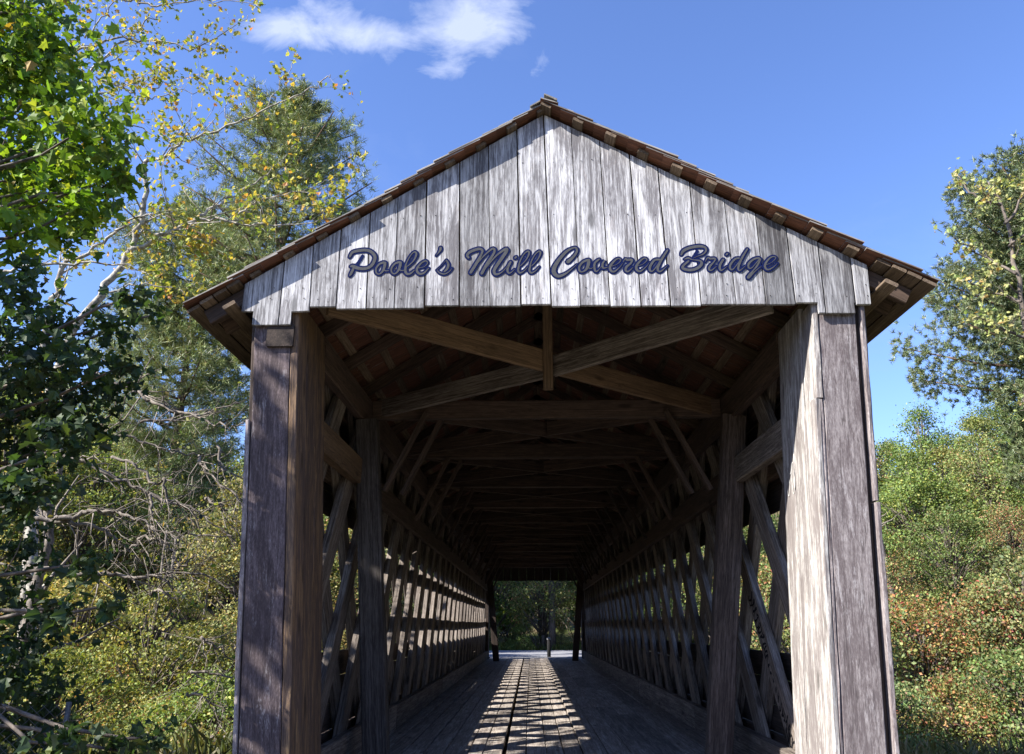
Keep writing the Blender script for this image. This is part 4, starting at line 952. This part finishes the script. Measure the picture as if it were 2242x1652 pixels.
# near maple: bright leaves above, shading below put into darker leaf colours, its trunk just outside the picture
random.seed(9)
def maple():
    tx, ty = -6.9, .2; z0 = float(gz(tx, ty)); root = tag(empty('maple_tree', (tx, ty, z0)), 'near maple with big lobed green leaves filling the left edge, dark below', 'tree')
    g = Geo(); tips = []; P = []; S = []; K = []
    limb(g, [(tx, ty, z0-.4), (tx+.1, ty, z0+3), (tx+.5, ty+.3, z0+6), (tx+.9, ty+.8, z0+8.2), (tx+1.1, ty+1.0, z0+9.6)], .24, .03, 0, 1, tips, n=10)
    up = [(30, 40, 70), (90, 110, 80), (30, 190, 90), (130, 220, 80), (190, 290, 75), (90, 320, 90), (30, 400, 90), (160, 390, 80), (235, 330, 42), (240, 400, 40), (100, 460, 75), (190, 455, 45), (40, 510, 60), (140, 520, 30), (250, 290, 28), (120, 30, 30), (45, 130, 60), (275, 385, 22)]
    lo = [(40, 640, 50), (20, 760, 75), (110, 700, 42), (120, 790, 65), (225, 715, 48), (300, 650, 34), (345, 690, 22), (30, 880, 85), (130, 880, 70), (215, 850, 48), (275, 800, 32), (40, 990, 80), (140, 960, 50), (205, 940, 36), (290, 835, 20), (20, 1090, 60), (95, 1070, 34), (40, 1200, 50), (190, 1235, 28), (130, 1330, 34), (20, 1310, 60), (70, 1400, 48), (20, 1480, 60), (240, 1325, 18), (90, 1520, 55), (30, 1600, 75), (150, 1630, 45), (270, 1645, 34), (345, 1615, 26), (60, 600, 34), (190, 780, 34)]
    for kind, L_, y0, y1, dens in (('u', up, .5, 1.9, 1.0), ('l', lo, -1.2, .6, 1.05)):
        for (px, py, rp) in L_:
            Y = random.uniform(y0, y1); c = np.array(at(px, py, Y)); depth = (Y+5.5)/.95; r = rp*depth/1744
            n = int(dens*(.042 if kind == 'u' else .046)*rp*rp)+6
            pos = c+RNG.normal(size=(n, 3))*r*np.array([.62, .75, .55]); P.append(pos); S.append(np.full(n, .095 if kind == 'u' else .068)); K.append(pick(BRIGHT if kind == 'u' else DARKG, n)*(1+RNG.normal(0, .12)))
            k = Vector((tx+.3, ty+.2, max(1.0, c[2]-1.6))); limb(g, [k, k.lerp(Vector(c), .55)+Vector((0, 0, .15)), Vector(c)], .035, .008, 4, .5, tips, n=5, gen=1)
    # crown reaching out of the picture to the left, which shades the left post
    for _ in range(44):
        x = random.uniform(-8.6, -6.0); y = random.uniform(-3.2, .4); zmax = 3.55+.85*(-2.2-x)
        c = np.array((x, y, random.uniform(3.2, zmax-.55))); n = 110
        P.append(c+RNG.normal(size=(n, 3))*np.array([.42, .42, .22])); S.append(np.full(n, .13)); K.append(pick(GREEN, n))
        k = Vector((tx+.1, ty, max(1.5, c[2]-1.2))); limb(g, [k, k.lerp(Vector(c), .5)+Vector((0, 0, .2)), Vector(c)], .04, .01, 3, .6, tips, n=5, gen=1)
    for _ in range(30):
        c = np.array((random.uniform(-8.8, -5.4), random.uniform(.6, 2.6), random.uniform(3.5, 10.2))); n = 90
        P.append(c+RNG.normal(size=(n, 3))*np.array([.45, .45, .3])); S.append(np.full(n, .12)); K.append(pick(BRIGHT, n))
        k = Vector((tx+.4, ty+.3, max(1.5, c[2]-1.4))); limb(g, [k, k.lerp(Vector(c), .5)+Vector((0, 0, .2)), Vector(c)], .04, .01, 3, .6, tips, n=5, gen=1)
    o3 = np.array((tx, ty, z0)); P = np.concatenate(P)-o3; S = np.concatenate(S)*RNG.uniform(.45, 1.4, len(P)); K = np.concatenate(K)
    V, F, T, CC = leaf_geo(P, S, np.clip(K, .008, .8), 'lobed', droop=.45, flat=.7)
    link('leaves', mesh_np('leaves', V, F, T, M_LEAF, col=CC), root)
    link('trunk', mesh_np('trunk', np.array(g.V)-o3, g.F, g.T, M_BARK, smooth=True), root)
maple()
# yellow leaved tree in front of the right pine
random.seed(15)
def yellow_right():
    Y = 12.0; bx = at(2300, 1370, Y); z0 = float(gz(bx.x, Y)); root = tag(empty('autumn_tree', (bx.x, Y, z0)), 'sparse yellow leaved tree in front of the tall right hand pine', 'tree')
    g = Geo(); tips = []
    tr = [(bx.x, Y, z0-.3)]+[at(a, b, Y) for a, b in ((2290, 1100), (2270, 850), (2235, 650), (2200, 480), (2165, 400))]
    limb(g, tr, .13, .02, 12, .6, tips, n=8)
    for b in ([(2235, 660), (2180, 640), (2110, 610)], [(2225, 600), (2150, 560), (2090, 520)], [(2200, 490), (2240, 430), (2270, 380)], [(2250, 740), (2190, 720), (2140, 690)], [(2210, 540), (2260, 500), (2300, 470)], [(2190, 450), (2120, 420), (2100, 380)], [(2240, 700), (2290, 640), (2310, 560)]):
        limb(g, [at(x, y, Y-random.uniform(0, .8)) for x, y in b], .04, .008, 12, .55, tips)
    link('trunk', mesh_np('trunk', np.array(g.V)-np.array((bx.x, Y, z0)), g.F, g.T, M_BARK, smooth=True), root)
    leaves_at(tips, 800, .10, .11, [(.46, .42, .16, 3), (.38, .40, .14, 3), (.28, .34, .10, 2.4), (.42, .28, .10, .4)], 'lobed', M_LEAF, 'leaves', root, (bx.x, Y, z0))
yellow_right()

# ------------------------------------------------------------------ undergrowth
def undergrowth(name, label, n, region, ln, wd, pal, lean=.6):
    pos = []
    while len(pos) < n:
        m = n*2; x = RNG.uniform(region[0], region[1], m); y = RNG.uniform(region[2], region[3], m)
        keep = (np.abs(x) > 2.9) | (y > 41.5+.09*x); keep &= ~((y > 29.5) & (y < 41+.09*x)) 
        keep &= RNG.random(m) < .35+.65*(np.sin(x*1.7+np.sin(y*1.3)*2)*np.sin(y*1.1+x*.4) > -.1)
        z = gz(x, y); keep &= z > -2.5
        pos += list(np.stack([x, y, z], 1)[keep])
    pos = np.array(pos[:n]); d = unit(n)*lean; d[:, 2] = np.abs(d[:, 2])+.55; d /= np.linalg.norm(d, axis=1, keepdims=True)
    l = ln*RNG.uniform(.4, 1.3, (n, 1)); s = np.cross(d, unit(n)); s /= np.linalg.norm(s, axis=1, keepdims=True)+1e-9
    mid = pos+d*l*.6; tip = pos+d*l+np.array([0, 0, -.15])*l
    V = np.stack([pos-s*wd/2, pos+s*wd/2, mid+s*wd/2, tip, mid-s*wd/2], 1).reshape(-1, 3)
    F = (np.arange(n)[:, None]*5+np.arange(5)[None]).ravel(); col = np.clip(pick(pal, n, .25), .01, .6)
    o = link(name, mesh_np(name, V, F, np.full(n, 5), M_FOL, col=np.repeat(col, 5, 0))); tag(o, label, None, kind='stuff')
undergrowth('undergrowth', 'brownish olive grass and weeds on the right bank', 60000, (3.0, 24, -1, 40), .26, .022, [(.21, .18, .075, 3), (.15, .155, .05, 3), (.30, .23, .11, 2.4), (.10, .115, .04, 2)])
undergrowth('undergrowth', 'grass and weeds under the trees on the left bank', 36000, (-26, -3.0, -1, 40), .42, .03, [(.13, .13, .04, 3), (.09, .11, .03, 3), (.17, .15, .05, 2)])
undergrowth('road_verge_grass', 'green grass along the far side of the road', 14000, (-12, 12, 39, 48), .45, .03, [(.10, .15, .03, 3), (.16, .18, .05, 2)])

# ------------------------------------------------------------------ chain link fence by the left post
def fence():
    a, b = Vector((-4.6, -.9, 0)), Vector((-3.25, .2, 0)); z0 = float(gz(-3.6, -.1)); h = .85; d = b-a; Ln = d.length; u = d/Ln
    root = tag(empty('chain_link_fence', (a.x, a.y, z0)), 'low grey chain link fence half hidden in foliage at the lower left', 'fence')
    for t in (.02, .98):
        g = Geo(); p = d*t; g.tube([(p.x, p.y, -.3), (p.x, p.y, h)], [.018, .018], 8); link('fence_post', g.mesh('fence_post', M_WIRE), root)
    g = Geo(); st = .075; k = -h
    while k < Ln:
        for s in (1, -1):
            s0 = k if s > 0 else k+h; s1 = s0+h*s
            pts = []
            for q in np.linspace(0, 1, 9):
                x = s0+(s1-s0)*q
                if 0 <= x <= Ln: p = u*x; pts.append(Vector((p.x, p.y, .02+(h-.03)*q))+Vector((-u.y, u.x, 0))*.004*s)
            if len(pts) > 1: g.tube(pts, [.0019]*len(pts), 3)
        k += st
    o = link('wire_mesh', g.mesh('wire_mesh', M_WIRE), root); o['kind'] = 'stuff'
fence()
